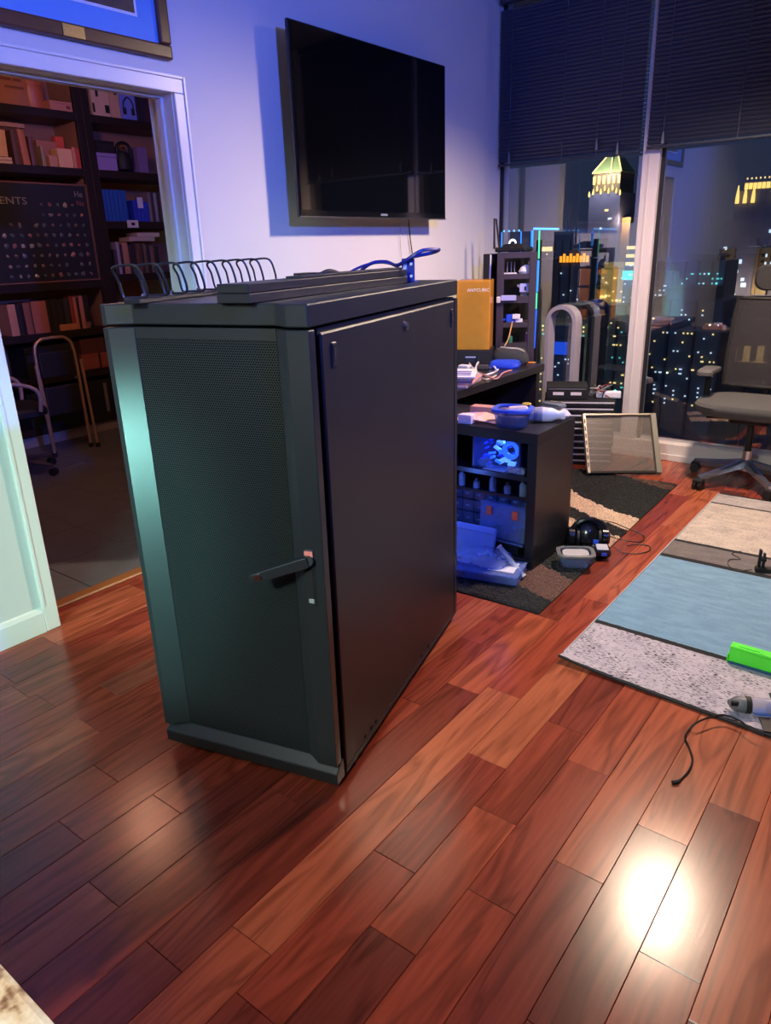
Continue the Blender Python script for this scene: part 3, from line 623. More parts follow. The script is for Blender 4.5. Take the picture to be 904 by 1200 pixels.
box_thing('brown_carton', 4.15, 4.195, 2.112, 0.24, 0.07, (150, 104, 84), 'narrow brown carton behind the black headset', x=XS-0.18, lid=False)
# tag and note on the blue volumes shelf
tag(MB().box(0.003, 0.006, 3.985, 4.095, 1.672, 1.732).build('shelf_tag', mat('tag_white', (214, 206, 206), 0.5)), 'white card tag hanging on shelf edge under the blue volumes', 'tag').location = (XS, 0, 0)
MB().box(0.0062, 0.007, 4.025, 4.06, 1.69, 1.714).build('dark_window', rdark, bpy.data.objects['shelf_tag'])
tag(MB().box(0.0, 0.003, 4.125, 4.18, 1.83, 1.915).build('paper_note', mat('note_white', (200, 200, 226), 0.6)), 'white paper note stuck on the deep blue volumes', 'note').location = (XS-0.012, 0, 0)
# low shelves
box_thing('storage_bin', 2.9, 3.35, 0.545, 0.24, 0.25, (26, 28, 32), 'dark storage bin on the shelf behind the step ladder', lid=True)
box_thing('red_carton', 3.37, 3.655, 0.545, 0.13, 0.2, (150, 78, 68), 'low reddish carton on the shelf right of the step ladder', marks=((0.55, 0.62, 0, 1, (40, 28, 28)),), lid=True)
box_thing('maroon_carton', 3.38, 3.6, 0.6765, 0.12, 0.16, (92, 52, 52), 'dark maroon carton stacked on the low reddish carton', lid=True)
fl = box_thing('file_box', 3.36, 3.655, 0.145, 0.30, 0.25, (22, 26, 30), 'black file box with pale label strip on the bottom shelf', lid=False)
MB().box(0.0022, 0.0032, 0.02, 0.05, 0.02, 0.27).build('label_strip', mat('label_grey', (120, 116, 120), 0.6, var=0.5, scale=60), fl)
box_thing('file_box', 2.85, 3.34, 0.145, 0.28, 0.25, (28, 40, 44), 'teal black storage box on the bottom shelf behind the ladder', lid=True)

# --- framed specimen board
bd = thing('specimen_board', 'dark framed board of element specimens with pale lettering in the bookcase', 'board', (XS-0.008, 3.657, 1.2645))
BW, BH = 1.72, 0.73
MB().box(-0.02, -0.004, -BW, 0, 0, BH).build('board', mat('board_charcoal', (32, 36, 40), 0.5, var=0.15, scale=4), bd)
brass = mat('board_frame_brass', (120, 84, 72), 0.4)
MB().box(-0.02, 0.006, -BW, 0, BH-0.012, BH).build('frame_bar', brass, bd); MB().box(-0.02, 0.006, -BW, 0, 0, 0.012).build('frame_bar', brass, bd)
MB().box(-0.02, 0.006, -0.012, 0, 0.0125, BH-0.0125).build('frame_bar', brass, bd); MB().box(-0.02, 0.006, -BW, -BW+0.012, 0.0125, BH-0.0125).build('frame_bar', brass, bd)
letters = mat('board_letters', (150, 146, 140), 0.6)
text('ELEMENTS', 0.072, 'lettering', letters, bd, (-0.0035, -0.512, 0.572), (PI/2, 0, PI/2), 'RIGHT', sx=1.28)
text('He', 0.062, 'lettering', letters, bd, (-0.0035, -0.115, 0.636), (PI/2, 0, PI/2), 'LEFT')
text('Ne', 0.055, 'lettering', mat('board_letters_red', (150, 80, 74), 0.6), bd, (-0.0035, -0.105, 0.572), (PI/2, 0, PI/2), 'LEFT')
spec_c = [(150, 140, 130), (170, 120, 110), (110, 116, 120), (186, 176, 160), (128, 100, 92), (96, 104, 116)]
spm = []
rs = random.Random(4)
for j in range(9):
    mb = MB(); n = 5+j % 3
    pts = [(0.024*math.cos(2*PI*i/n+0.3*j)*(0.55+0.45*rs.random()), 0.026*math.sin(2*PI*i/n+0.3*j)*(0.55+0.45*rs.random())) for i in range(n)]
    mb.loft([[(0, p[0], p[1]) for p in pts], [(0.006, p[0]*0.9, p[1]*0.9) for p in pts], [(0.011, p[0]*0.4, p[1]*0.4) for p in pts]])
    c_ = spec_c[j % 6]
    o = mb.build('specimen', mat('specimen_%d' % (j % 6), c_, 0.4, metal=0.3), bd); o.location = (-0.0035, -0.6, 0.02); spm.append(o)
k_ = 0
for r_ in range(8):
    z = 0.575-r_*0.0745
    for c_ in range(11):
        if r_ == 0 and (c_ < 5 or c_ > 9): continue
        if r_ == 1 and c_ < 5: continue
        yy = -0.075-(10-c_)*0.0665+0.004*rs.uniform(-1, 1)
        if rs.random() < 0.05: continue
        if k_ < 9: o = spm[k_]; o.location = (-0.0035, yy, z)
        else: o = obj('specimen', spm[rs.randrange(9)].data, bd, (-0.0035, yy, z))
        s_ = rs.uniform(0.65, 1.1); o.scale = (1, s_*rs.uniform(0.6, 1.1), s_); o.rotation_euler = (rs.uniform(0, 6), 0, 0); k_ += 1

# --- folding step ladder
gold = mat('ladder_gold_tube', (226, 186, 146), 0.35, metal=0.8)
ld = thing('step_ladder', 'folded step ladder with brass coloured tube frame in front of the bookcase', 'ladder', (-5.40, 2.93, 0))
zt_ = onx(60, 396, -5.42).z
yl, yr = onx(40, 410, -5.42).y-2.93, onx(86, 410, -5.42).y-2.93
MB().tube(curve([(0.0, yr+0.0, 0.015), (-0.005, yr, 0.4), (-0.02, yr, zt_-0.1), (-0.02, yr-0.05, zt_-0.012), (-0.02, yr-0.12, zt_), (-0.02, yl+0.12, zt_), (-0.02, yl+0.05, zt_-0.012), (-0.02, yl, zt_-0.1), (-0.005, yl, 0.4), (0, yl, 0.015)], 6), 0.0125, 10).build('front_frame', gold, ld, smooth=True)
for y in (yl-0.03, yr+0.03):
    MB().tube([(0.05, y, 0.015), (0.01, y, zt_-0.18)], 0.011, 10).build('rear_leg', gold, ld, smooth=True)
for y, x in ((yl, 0.0), (yr, 0.0), (yl-0.03, 0.05), (yr+0.03, 0.05)):
    MB().lathe([(0.018, 0), (0.018, 0.03), (0.014, 0.035)], 10, (x, y, -0.001)).build('rubber_foot', blk, ld)
MB().box(-0.03, 0.0, yl+0.015, yr-0.015, zt_-0.29, zt_-0.10).build('step', mat('ladder_step_black', (30, 29, 30), 0.5), ld, bevel=0.01, seg=2)
MB().box(-0.035, 0.0, yl+0.015, yr-0.015, 0.30, 0.52).build('step', mat('ladder_step_black', (30, 29, 30), 0.5), ld, bevel=0.01, seg=2)
MB().tube([(0.0, yr-0.03, zt_-0.31), (0.01, yr-0.03, zt_-0.31)], 0.014, 10).build('rivet', chrome, ld)
# --- swivel chair half hidden by the jamb
sw = thing('swivel_chair', 'dark swivel chair with curved arm half hidden by the door jamb', 'chair', (-5.12, 2.36, -0.001), PI-0.25)
for i in range(5):
    a_ = 2*PI*i/5+0.1
    MB().tube([(0.04*math.cos(a_), 0.04*math.sin(a_), 0.11), (0.27*math.cos(a_), 0.27*math.sin(a_), 0.075)], 0.022, 8, taper=0.6).build('base_leg', mat('chair_base_tan', (86, 66, 54), 0.5), sw, smooth=True)
    MB(T(0.27*math.cos(a_), 0.27*math.sin(a_), 0.028) @ Rz(a_)).tube([(0, -0.02, 0), (0, 0.02, 0)], 0.028, 12).build('caster', blk, sw, smooth=True)
MB().lathe([(0.04, 0.07), (0.035, 0.16), (0.024, 0.165), (0.024, 0.42)], 14).build('column', rside, sw, smooth=True)
MB().loft([[(p[0], p[1], z) for p in rrect(0.46*s_, 0.46*s_, 0.1)] for s_, z in ((0.9, 0.42), (1, 0.435), (1, 0.47), (0.92, 0.49))]).build('seat', blk, sw, smooth=True)
MB().loft([[(p[0], 0.22+y, 0.72+p[1]) for p in rrect(0.42*s_, 0.42*s_, 0.09)] for s_, y in ((0.94, 0.0), (1, 0.015), (1, 0.04), (0.94, 0.055))]).build('backrest', blk, sw, smooth=True)
for s_ in (-1, 1):
    MB().tube(curve([(s_*0.24, 0.2, 0.46), (s_*0.27, 0.2, 0.6), (s_*0.27, 0.05, 0.68), (s_*0.27, -0.15, 0.62), (s_*0.25, -0.16, 0.47)], 5), 0.014, 8).build('arm', mat('chair_arm_beige', (176, 150, 130), 0.4), sw, smooth=True)

# ================================================================== DESK AND WHAT STANDS ON IT
ZD = 0.72
deskm = mat('desk_black_brown', (30, 27, 30), 0.3, stretch=(6, 1, 6), scale=6, var=0.25)
DX1, DY_END = -2.022, 4.307
dk = thing('desk', 'black desk along the wall under the television', 'desk', (0, 0, 0))
MB().box(XW+0.02, DX1, 2.55, DY_END, ZD-0.045, ZD).build('desk_top', deskm, dk, bevel=0.003)
MB().box(XW+0.05, DX1-0.03, DY_END-0.05, DY_END-0.005, 0, ZD-0.0455).build('end_panel', deskm, dk)
MB().box(XW+0.05, DX1-0.03, 2.56, 2.60, 0, ZD-0.0455).build('end_panel', deskm, dk)
MB().box(XW+0.04, XW+0.06, 2.601, DY_END-0.051, 0.3, ZD-0.0455).build('modesty_panel', deskm, dk)

# resin printer with amber hood
pc = ony(557, 405, 3.95); 
pr = thing('resin_printer', 'resin printer with translucent amber hood on the desk', 'printer', (-2.41, 4.09, ZD+0.0005), math.radians(24))
amber = see_through('amber_acrylic', (226, 168, 66), 0.5, 0.12)
MB().box(-0.115, 0.115, -0.10, 0.12, 0.0, 0.104).build('base', rdark, pr, bevel=0.006, seg=2)
MB().box(-0.105, 0.105, -0.1, 0.12, 0.105, 0.52).build('hood', amber, pr, bevel=0.008, seg=2)
MB().box(-0.02, 0.02, 0.06, 0.09, 0.106, 0.48).build('column', mat('printer_rail', (70, 60, 56), 0.4), pr)
MB().box(-0.07, 0.07, -0.05, 0.055, 0.106, 0.17).build('resin_tank', rdark, pr)
MB().box(-0.05, 0.03, -0.1025, -0.1001, 0.035, 0.07).build('display', mat('printer_display', (26, 36, 56), 0.15), pr)
MB().box(-0.045, 0.02, -0.1032, -0.1026, 0.058, 0.065).build('display_bar', mat('display_white', (170, 180, 200), 0.4), pr)
text('ANYCUBIC', 0.027, 'lettering', mat('hood_print_white', (235, 225, 215), 0.5), pr, (0.098, -0.1006, 0.455), (PI/2, 0, 0), 'RIGHT')

# open shelf tower
TWX0, TWX1, TWY = -2.400, -2.150, 4.378
TWR = 0.50
twm = mat('tower_dark_brown', (52, 42, 46), 0.5, var=0.12)
tw = thing('shelf_tower', 'dark four tier open shelf tower standing past the desk end', 'shelf', ((TWX0+TWX1)/2, TWY, 0.0), TWR)
hwt = (TWX1-TWX0)/2; TZ = 1.392
for s_ in (-1, 1):
    MB().box(s_*hwt-(0.045 if s_ > 0 else 0), s_*hwt+(0.045 if s_ < 0 else 0), 0, 0.022, 0, TZ).build('front_post', twm, tw, bevel=0.002)
    MB().box(s_*hwt-(0.02 if s_ > 0 else 0), s_*hwt+(0.02 if s_ < 0 else 0), 0.16, 0.2, 0, TZ).build('rear_post', twm, tw, bevel=0.002)
zz = []
for p in (296, 302.5, 321, 327, 347, 355, 377.5, 383.5, 401.5, 412): zz.append(ony(600, p, TWY).z)
for i in range(0, 10, 2):
    z1, z0 = (TZ if i == 0 else zz[i]), zz[i+1]
    MB().box(-hwt+0.0455, hwt-0.0455, 0.0, 0.012, z0, z1).build('front_rail', twm, tw)
    MB().box(-hwt+0.021, hwt-0.021, 0.0125, 0.2, z0+0.5*(z1-z0), z0+0.5*(z1-z0)+0.012).build('shelf', twm, tw)
def small(name, label, cat, loc, parts, rz=0.0, group=None):
    t = thing(name, label, cat, loc, rz, group)
    for nm, mb, m, sm, bv in parts: mb.build(nm, m, t, smooth=sm, bevel=bv)
    return t
whitep = mat('white_plastic', (214, 208, 214), 0.4); lilac = mat('lilac_plastic', (160, 160, 210), 0.45); bluep = mat('blue_plastic', (30, 70, 200), 0.4); greyp = mat('mid_grey_plastic', (104, 104, 112), 0.45)
txc = (TWX0+TWX1)/2
def tier(i): 
    z0 = zz[2*i+1+1] if False else None
def shelf_z(i):      # top of shelf i counted from the top rail
    z1, z0 = (TZ if i == 0 else zz[2*i]), zz[2*i+1]
    return 0.0012+z0+0.5*(z1-z0)+0.012
def twl(x, y, z): return T((TWX0+TWX1)/2, TWY, 0) @ Rz(TWR) @ Vector((x, y, z))
small('wire_stand', 'small grey wire stand on the top tier of the shelf tower', 'stand', twl(0-0.05, 0+0.06, shelf_z(1)),
      [('base', MB().box(-0.05, 0.05, -0.03, 0.03, 0, 0.008), whitep, False, 0.002)] + [('bar', MB().tube([(x, 0, 0.008), (x, 0, 0.075)], 0.004, 6), greyp, True, 0) for x in (-0.035, -0.01, 0.015, 0.035)], TWR)
small('white_shell', 'white curved shell on the top tier of the shelf tower', 'shell', twl(0+0.06, 0+0.055, shelf_z(1)),
      [('shell', MB().loft([[(0.05*s_*math.cos(a_), 0.03*s_*math.sin(a_), z) for a_ in [2*PI*q/14 for q in range(14)]] for s_, z in ((0.8, 0), (1, 0.015), (0.7, 0.04), (0.25, 0.055))]), whitep, True, 0), ('knob', MB().lathe([(0.012, 0), (0.016, 0.012), (0.004, 0.026)], 10, (0.025, 0, 0.055)), whitep, True, 0)], TWR)
small('angled_gadget', 'white angled gadget with grey panel on the second tier of the tower', 'gadget', twl(0+0.05, 0+0.06, shelf_z(2)),
      [('wing', MB(Matrix.Rotation(0.5, 4, 'Y')).box(-0.075, 0.06, -0.025, 0.025, 0.035, 0.05), whitep, False, 0.004), ('panel', MB().box(-0.03, 0.04, -0.035, -0.026, 0.03, 0.085), lilac, False, 0.002), ('mark', MB().box(0.0, 0.012, -0.037, -0.0352, 0.04, 0.065), rdark, False, 0), ('foot', MB().box(-0.02, 0.02, -0.02, 0.02, 0, 0.036), greyp, False, 0)], TWR)
small('plastic_block', 'small pale lilac block clipped to the front of the second tier', 'block', twl(0-0.05, 0-0.018, shelf_z(2)-0.018),
      [('body', MB().box(-0.05, 0.05, -0.012, 0.012, 0, 0.034), lilac, False, 0.003), ('plug', MB().box(-0.075, -0.0505, -0.01, 0.01, -0.012, 0.026), whitep, False, 0.003)], TWR)
small('blue_adapter', 'blue adapter with white labels on the third tier of the tower', 'adapter', twl(0, 0+0.03, shelf_z(3)),
      [('body', MB().box(-0.06, 0.0, -0.02, 0.03, 0, 0.05), bluep, False, 0.004), ('label', MB().box(-0.02, 0.03, -0.03, -0.0205, 0.025, 0.055), whitep, False, 0), ('box', MB().box(0.001, 0.045, -0.02, 0.03, 0, 0.022), whitep, False, 0.002), ('lead', MB().tube(curve([(-0.06, 0, 0.02), (-0.085, -0.01, 0.015), (-0.1, 0, 0.006)], 4), 0.006, 6), bluep, True, 0)], TWR)
small('marker_pen', 'slim pale marker standing at the right of the third tier', 'pen', twl(0+0.088, 0+0.03, shelf_z(3)),
      [('barrel', MB().tube([(0, 0, 0.0), (0, 0, 0.085)], 0.005, 8), mat('marker_pale', (190, 200, 190), 0.4), True, 0), ('cap', MB().tube([(0, 0, 0.0852), (0, 0, 0.105)], 0.006, 8), rdark, True, 0)], TWR)
small('spray_can', 'small green and grey can on the lowest tier of the tower', 'can', twl(0-0.03, 0+0.05, shelf_z(4)),
      [('body', MB().lathe([(0.016, 0), (0.016, 0.05), (0.008, 0.058)], 12), mat('dull_green', (46, 110, 84), 0.4), True, 0), ('cap', MB().lathe([(0.008, 0.0585), (0.008, 0.07)], 10), rdark, True, 0)], TWR)
small('purple_tube', 'slim purple tube on the lowest tier of the tower', 'tube', twl(0+0.075, 0+0.03, shelf_z(4)),
      [('body', MB().tube([(0, 0, 0), (0, 0, 0.07)], 0.007, 8), mat('purple_pl', (120, 60, 130), 0.4), True, 0), ('tip', MB().lathe([(0.006, 0.0702), (0.002, 0.083)], 8), whitep, True, 0)], TWR)
# router on the tower
ro = thing('wifi_router', 'black router with upright antennas on top of the shelf tower', 'router', (txc-0.085, TWY+0.115, 1.3945), 0.1)
MB().box(-0.11, 0.1, -0.06, 0.08, 0.0, 0.028).build('body', blk, ro, bevel=0.006)
MB().loft([[(x, y, z) for x, y in rrect(0.15*s_, 0.11*s_, 0.02)] for s_, z in ((1, 0.0285), (0.8, 0.045), (0.4, 0.05))]).build('lid', blk, ro, smooth=True)
for x, y, dx in ((-0.125, -0.03, -0.004), (-0.125, 0.06, -0.03)):
    MB().tube([(x, y, 0.02), (x+dx*0.3, y, 0.06), (x+dx, y, 0.205)], 0.0085, 8, taper=0.7).build('antenna', blk, ro, smooth=True)
# glowing pc case and light strip frame
cy_ = thing('pc_case', 'small glass computer case with glowing white fan beside the window', 'computer', (-2.475, 4.62, 1.30))
led = glow('led_blue_white', (90, 170, 255), 1.5); led2 = glow('led_cyan', (40, 130, 240), 1.0); ledw = glow('led_white', (225, 240, 255), 2.0)
q0, q1 = ony(588, 272, 4.62), ony(611, 290, 4.62)
cy_.location = ((q0.x+q1.x)/2, 4.62, q1.z-0.05)
cwid, chgt = (q1.x-q0.x)/2, q0.z-q1.z+0.05
MB().box(-cwid, cwid, 0.0, 0.14, -cy_.location.z, 0.0).build('stand_body', rdark, cy_)
MB().box(-cwid, cwid, 0.12, 0.14, 0.001, chgt).build('back_panel', mat('case_blue_dark', (20, 30, 60), 0.3), cy_)
for x in (-cwid+0.003, cwid-0.003):
    MB().tube([(x, 0.0, 0.0), (x, 0.0, chgt)], 0.004, 6).build('light_bar', led2, cy_)
for i in range(4):
    MB().lathe([(0.006, 0), (0.006, 0.01)], 8, (-cwid+cwid*2*(i+0.5)/4, 0.0, chgt)).build('light_dot', led, cy_)
rg = [(0.024*math.cos(2*PI*i/16), 0.02, chgt*0.5+0.024*math.sin(2*PI*i/16)) for i in range(16)]
MB().tube(rg, 0.006, 6, True).build('fan_ring', ledw, cy_, smooth=True)
MB().tube([(0, 0.02, chgt*0.5), (0, 0.03, chgt*0.5)], 0.009, 10).build('fan_hub', rdark, cy_)
lf = thing('light_strip_frame', 'tall thin frame of glowing blue light strips beside the shelf tower', 'light strip', (0, 0, 0))
YL = 4.60
def lp(u, v): p = ony(u, v, YL); return tuple(p)
ledg = glow('led_green', (70, 210, 150), 1.1)
MB().tube([lp(625.5, 268), lp(655, 268.5)], 0.0065, 6).build('top_strip', led, lf)
MB().tube([lp(624, 270), lp(623.5, 291)], 0.009, 6).build('upright_strip', led2, lf)
MB().tube([lp(632.5, 270), lp(631.6, 303)], 0.005, 6).build('upright_strip', ledg, lf)
MB().tube([lp(631.2, 305), lp(629.6, 342)], 0.008, 6).build('upright_strip', led2, lf)
MB().tube([lp(629.4, 343), lp(628.6, 362)], 0.005, 6).build('upright_strip', ledg, lf)
MB().tube([lp(628.4, 363), lp(625.6, 408)], 0.010, 6).build('upright_strip', glow('led_deep_blue', (24, 80, 200), 0.9), lf)
MB().box(-2.262, -2.232, YL+0.012, YL+0.035, 0.0, 1.46).build('mast', rdark, lf)
# black upright board and white cable left of the tower
tag(MB().box(-2.535, -2.485, 4.40, 4.52, 0.0, 1.385).build('side_board', mat('board_black', (20, 20, 24), 0.5), bevel=0.003), 'narrow black board standing left of the shelf tower', 'board')
cable('charging_cable', [(-2.47, 4.385, 1.38), (-2.47, 4.38, 1.2), (-2.468, 4.375, 1.02), (-2.45, 4.35, 0.94), (-2.46, 4.33, 0.84), (-2.44, 4.29, ZD+0.007)], 0.006, whitep, 'white cable hanging down left of the shelf tower')
# pouch, blue pouch, pencil, clutter on the desk
pz_ = onz(606, 412, ZD)
po = thing('zip_pouch', 'soft dark grey zip pouch on the desk in front of the tower', 'pouch', (-2.215, 4.205, ZD+0.0005), 0.2)
MB().loft([[(0.115*s_*c1, 0.045*s_*c2, z) for c1, c2 in [(math.copysign(abs(math.cos(a_))**0.6, math.cos(a_)), math.copysign(abs(math.sin(a_))**0.6, math.sin(a_))) for a_ in [2*PI*q/20 for q in range(20)]]] for s_, z in ((0.9, 0), (1.05, 0.02), (1.0, 0.06), (0.8, 0.095), (0.5, 0.105))]).build('body', mat('pouch_fabric', (52, 50, 50), 0.8, bump=0.3, scale=120), po, smooth=True)
MB().tube(curve([(-0.06, -0.01, 0.106), (0.0, -0.03, 0.104), (0.06, -0.025, 0.1), (0.1, -0.03, 0.085)], 5), 0.005, 6).build('zip', mat('zip_pale', (176, 168, 160), 0.5), po, smooth=True)
cable('twine', [(-2.262, 4.312, 0.975), (-2.258, 4.29, 0.94), (-2.256, 4.25, 0.87), (-2.255, 4.20, 0.832)], 0.004, mat('twine_ochre', (190, 140, 80), 0.7), 'ochre cord dangling over the dark grey pouch')
bp_ = thing('blue_pouch', 'bright blue cloth pouch lying on the desk', 'pouch', (*onz(592, 430, ZD).xy, ZD+0.0005), 0.3)
MB().loft([[(0.095*s_*c1, 0.08*s_*c2, z) for c1, c2 in [(math.copysign(abs(math.cos(a_))**0.4, math.cos(a_)), math.copysign(abs(math.sin(a_))**0.4, math.sin(a_))) for a_ in [2*PI*q/20 for q in range(20)]]] for s_, z in ((0.95, 0), (1.0, 0.012), (0.9, 0.034), (0.6, 0.042))]).build('body', mat('blue_cloth', (22, 60, 196), 0.7, var=0.2, scale=30, bump=0.2), bp_, smooth=True)
MB().box(0.06, 0.09, -0.02, 0.02, 0.03, 0.036).build('tab', bluep, bp_)
pen = thing('pencil', 'orange pencil on the desk beside the blue pouch', 'pencil', (*onz(617, 426, ZD).xy, ZD+0.005), 0.75)
MB().tube([(-0.07, 0, 0), (0.05, 0, 0)], 0.0042, 6).build('barrel', mat('pencil_orange', (220, 130, 60), 0.4), pen); MB().tube([(0.0502, 0, 0), (0.066, 0, 0)], 0.0042, 6, taper=0.15).build('tip', mat('pencil_wood', (210, 180, 130), 0.6), pen)
def dp(u, v, h=0.006): return onz(u, v, ZD) + Vector((0, 0, h))
cable('usb_cable', [dp(582, 434), dp(572, 428, 0.03), dp(561, 430, 0.03), dp(558, 437, 0.012), dp(566, 441), dp(578, 438), dp(584, 434)], 0.006, whitep, 'white cable loop lying on the desk near the blue pouch')
cable('usb_cable', [dp(541, 430), dp(547, 427, 0.03), dp(552, 432, 0.02), dp(560, 440), dp(570, 446), dp(582, 441)], 0.005, mat('cable_beige', (196, 176, 160), 0.5), 'beige cable tangled on the desk in front of the printer')
cable('usb_cable', [dp(562, 438), dp(572, 444, 0.015), dp(582, 445), dp(590, 438), dp(600, 435)], 0.005, mat('cable_pink', (190, 130, 124), 0.5), 'pinkish cable lying along the front edge of the desk')
bk = onz(551, 451, ZD)
for i, (dx, dy, c_, nm, h_) in enumerate(((0, 0, (206, 180, 170), 'cream', 0.014), (0.012, 0.01, (190, 140, 140), 'rose', 0.012), (-0.008, 0.005, (206, 200, 206), 'white', 0.016), (0.01, -0.008, (222, 206, 206), 'pale', 0.012))):
    o = thing('booklet', '%s booklet, %s from the bottom of the pile on the desk' % (nm, ORD[i]), 'booklet', (bk.x-0.09+dx, bk.y+dy, ZD+0.0008+0.0165*i), 0.25+0.08*i, 'booklets on the desk')
    MB().box(-0.08, 0.105, -0.14, 0.14, 0, h_).build('pages', mat('card_%02x%02x%02x' % c_, c_, 0.6), o, bevel=0.001)
    if i == 3:
        for k in range(3): MB().box(0.0, 0.08, -0.09+0.055*k, -0.06+0.055*k, h_+0.0002, h_+0.0012).build('blue_stripe', mat('stripe_blue', (40, 60, 170), 0.5), o)
for i, (u, v, c_, nm) in enumerate(((545, 433, (206, 200, 206), 'white'), (566, 433, (60, 54, 56), 'black'), (601, 431, (44, 40, 60), 'navy'))):
    small('plug_adapter', '%s plug adapter lying on the desk among the cables' % nm, 'adapter', dp(u, v, 0.0006), [('body', MB().box(-0.035, 0.035, -0.025, 0.025, 0, 0.028), mat('card_%02x%02x%02x' % c_, c_, 0.5), False, 0.005), ('prong', MB().box(0.036, 0.052, -0.008, 0.008, 0.01, 0.016), chrome, False, 0)], 0.4*i)

# ================================================================== FAN, SERVERS, LEANING PANEL
fg = mat('fan_grey_plastic', (158, 150, 156), 0.35, var=0.05)
fan = thing('bladeless_fan', 'tall grey bladeless tower fan with rounded loop by the window', 'fan', (-2.185, 4.93, 0.0))
wf, zt2, zb2 = 0.1, 1.035, 0.30
path = [(-wf, zb2)]+[(-wf, zb2+(zt2-wf-0.015-zb2)*k/4) for k in range(1, 5)]+[(-wf*math.cos(PI*k/10), zt2-wf-0.015+wf*math.sin(PI*k/10)) for k in range(1, 10)]+[(wf, zb2+(zt2-wf-0.015-zb2)*k/4) for k in range(4, -1, -1)]
rings = []
for i, (x, z) in enumerate(path):
    a_, b_ = path[max(0, i-1)], path[min(len(path)-1, i+1)]
    tx, tz = b_[0]-a_[0], b_[1]-a_[1]; l_ = math.hypot(tx, tz); nx, nz = -tz/l_, tx/l_
    rings.append([(x+nx*o_, y, z+nz*o_) for o_, y in ((0.014, -0.055), (0.017, 0.0), (0.012, 0.055), (-0.012, 0.055), (-0.015, 0.0), (-0.013, -0.055))])
MB().loft(rings).build('loop', fg, fan, smooth=True)
MB().lathe([(0.115, 0.0), (0.115, 0.02), (0.09, 0.03), (0.085, 0.12), (0.105, 0.13), (0.118, 0.30), (0.1, 0.315)], 28).build('base', fg, fan, smooth=True)

SA = math.atan2(0.2, 0.43)
sv0 = Vector((-2.105, 4.505, 0))
stripe = mat('server_pale_strip', (190, 186, 196), 0.4)
for i in range(10):
    sv = thing('rack_server', 'black slim server, %s from the bottom of the stack by the window' % ORD[i], 'server', (sv0.x+0.004*math.sin(i*2.3), sv0.y+0.003*math.cos(i*1.7), 0.001+0.0445*i), SA, 'servers stacked by the window')
    MB().box(0.0, 0.46, 0.0, 0.30, 0, 0.0435).build('chassis', rdark, sv, bevel=0.002)
    MB().box(0.01, 0.45, -0.004, -0.0002, 0.026, 0.036).build('front_strip', stripe, sv)
    for k in range(4): MB().box(0.03+0.1*k, 0.11+0.1*k, -0.003, -0.0002, 0.006, 0.02).build('drive_bay', mat('bay_dark', (24, 24, 30), 0.4), sv)
bx_ = thing('switch_box', 'black box with two white labels on top of the server stack', 'box', (sv0.x+0.0, sv0.y+0.02, 0.4475), SA)
MB().box(0.0, 0.27, 0.0, 0.22, 0, 0.085).build('body', rdark, bx_, bevel=0.003)
for x in (0.045, 0.16): MB().box(x, x+0.07, -0.003, -0.0002, 0.03, 0.05).build('label', mat('label_white', (214, 208, 212), 0.5), bx_)
MB().box(0.01, 0.26, -0.002, -0.0002, 0.068, 0.074).build('trim', greyp, bx_)
rw = random.Random(3)
for i, (c_, nm) in enumerate((((20, 20, 24), 'black'), ((176, 172, 176), 'grey'), ((150, 30, 30), 'red'), ((60, 60, 66), 'dark grey'), ((120, 120, 130), 'silver'))):
    pts = [Vector((sv0.x, sv0.y, 0.0))+Rz(SA) @ Vector((0.29+rw.uniform(0, 0.15), rw.uniform(0.02, 0.2), 0.452+abs(rw.uniform(0, 0.08)))) for k in range(6)]
    cable('loose_wire', pts, 0.0035, mat('wire_%02x%02x%02x' % c_, c_, 0.4), '%s wire tangled on top of the server stack' % nm, group='wires on the server stack', n=5)
st = thing('power_strip', 'white power strip with teal light on the server stack', 'power strip', Vector((sv0.x, sv0.y, 0.4475))+Rz(SA) @ Vector((0.36, 0.11, 0)), SA-0.1)
MB().box(-0.02, 0.14, -0.03, 0.03, 0.001, 0.045).build('body', whitep, st, bevel=0.01, seg=2)
MB().lathe([(0.008, 0), (0.008, 0.004), (0.002, 0.008)], 10, (0.1, 0, 0.0455)).build('indicator', glow('teal_led', (90, 230, 210), 4.0), st)

# perforated metal tray leaning on the stack
bl_, brr = Vector((-1.727, 4.373, 0.018)), Vector((-1.347, 4.674, 0.004))
ev = (brr-bl_).normalized(); nb = Vector((-ev.y, ev.x, 0)).normalized(); th = math.radians(34)
uv = Vector((0, 0, 1))*math.cos(th)+nb*math.sin(th); uv = (uv-ev*uv.dot(ev)).normalized(); wv = ev.cross(uv)
PM = Matrix(((ev.x, uv.x, wv.x, bl_.x), (ev.y, uv.y, wv.y, bl_.y), (ev.z, uv.z, wv.z, bl_.z), (0, 0, 0, 1)))
pt = thing('perforated_tray', 'perforated metal tray leaning against the server stack', 'tray')
pt.matrix_world = PM
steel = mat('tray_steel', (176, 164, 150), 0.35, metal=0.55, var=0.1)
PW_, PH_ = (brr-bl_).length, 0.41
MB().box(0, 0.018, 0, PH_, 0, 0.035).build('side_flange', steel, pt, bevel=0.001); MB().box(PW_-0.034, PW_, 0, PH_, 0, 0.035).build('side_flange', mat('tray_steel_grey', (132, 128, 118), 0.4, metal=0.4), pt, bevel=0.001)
MB().box(0.0185, PW_-0.0345, PH_-0.01, PH_, 0, 0.03).build('top_flange', steel, pt); MB().box(0.0185, PW_-0.0345, 0, 0.014, 0, 0.03).build('bottom_flange', rdark, pt)
lat = MB(); stp = 0.0150
x0_, x1_, y0_, y1_ = 0.0185, PW_-0.0345, 0.014, PH_-0.01
w_, h_ = x1_-x0_, y1_-y0_
n_ = int((w_+h_)/stp)+1
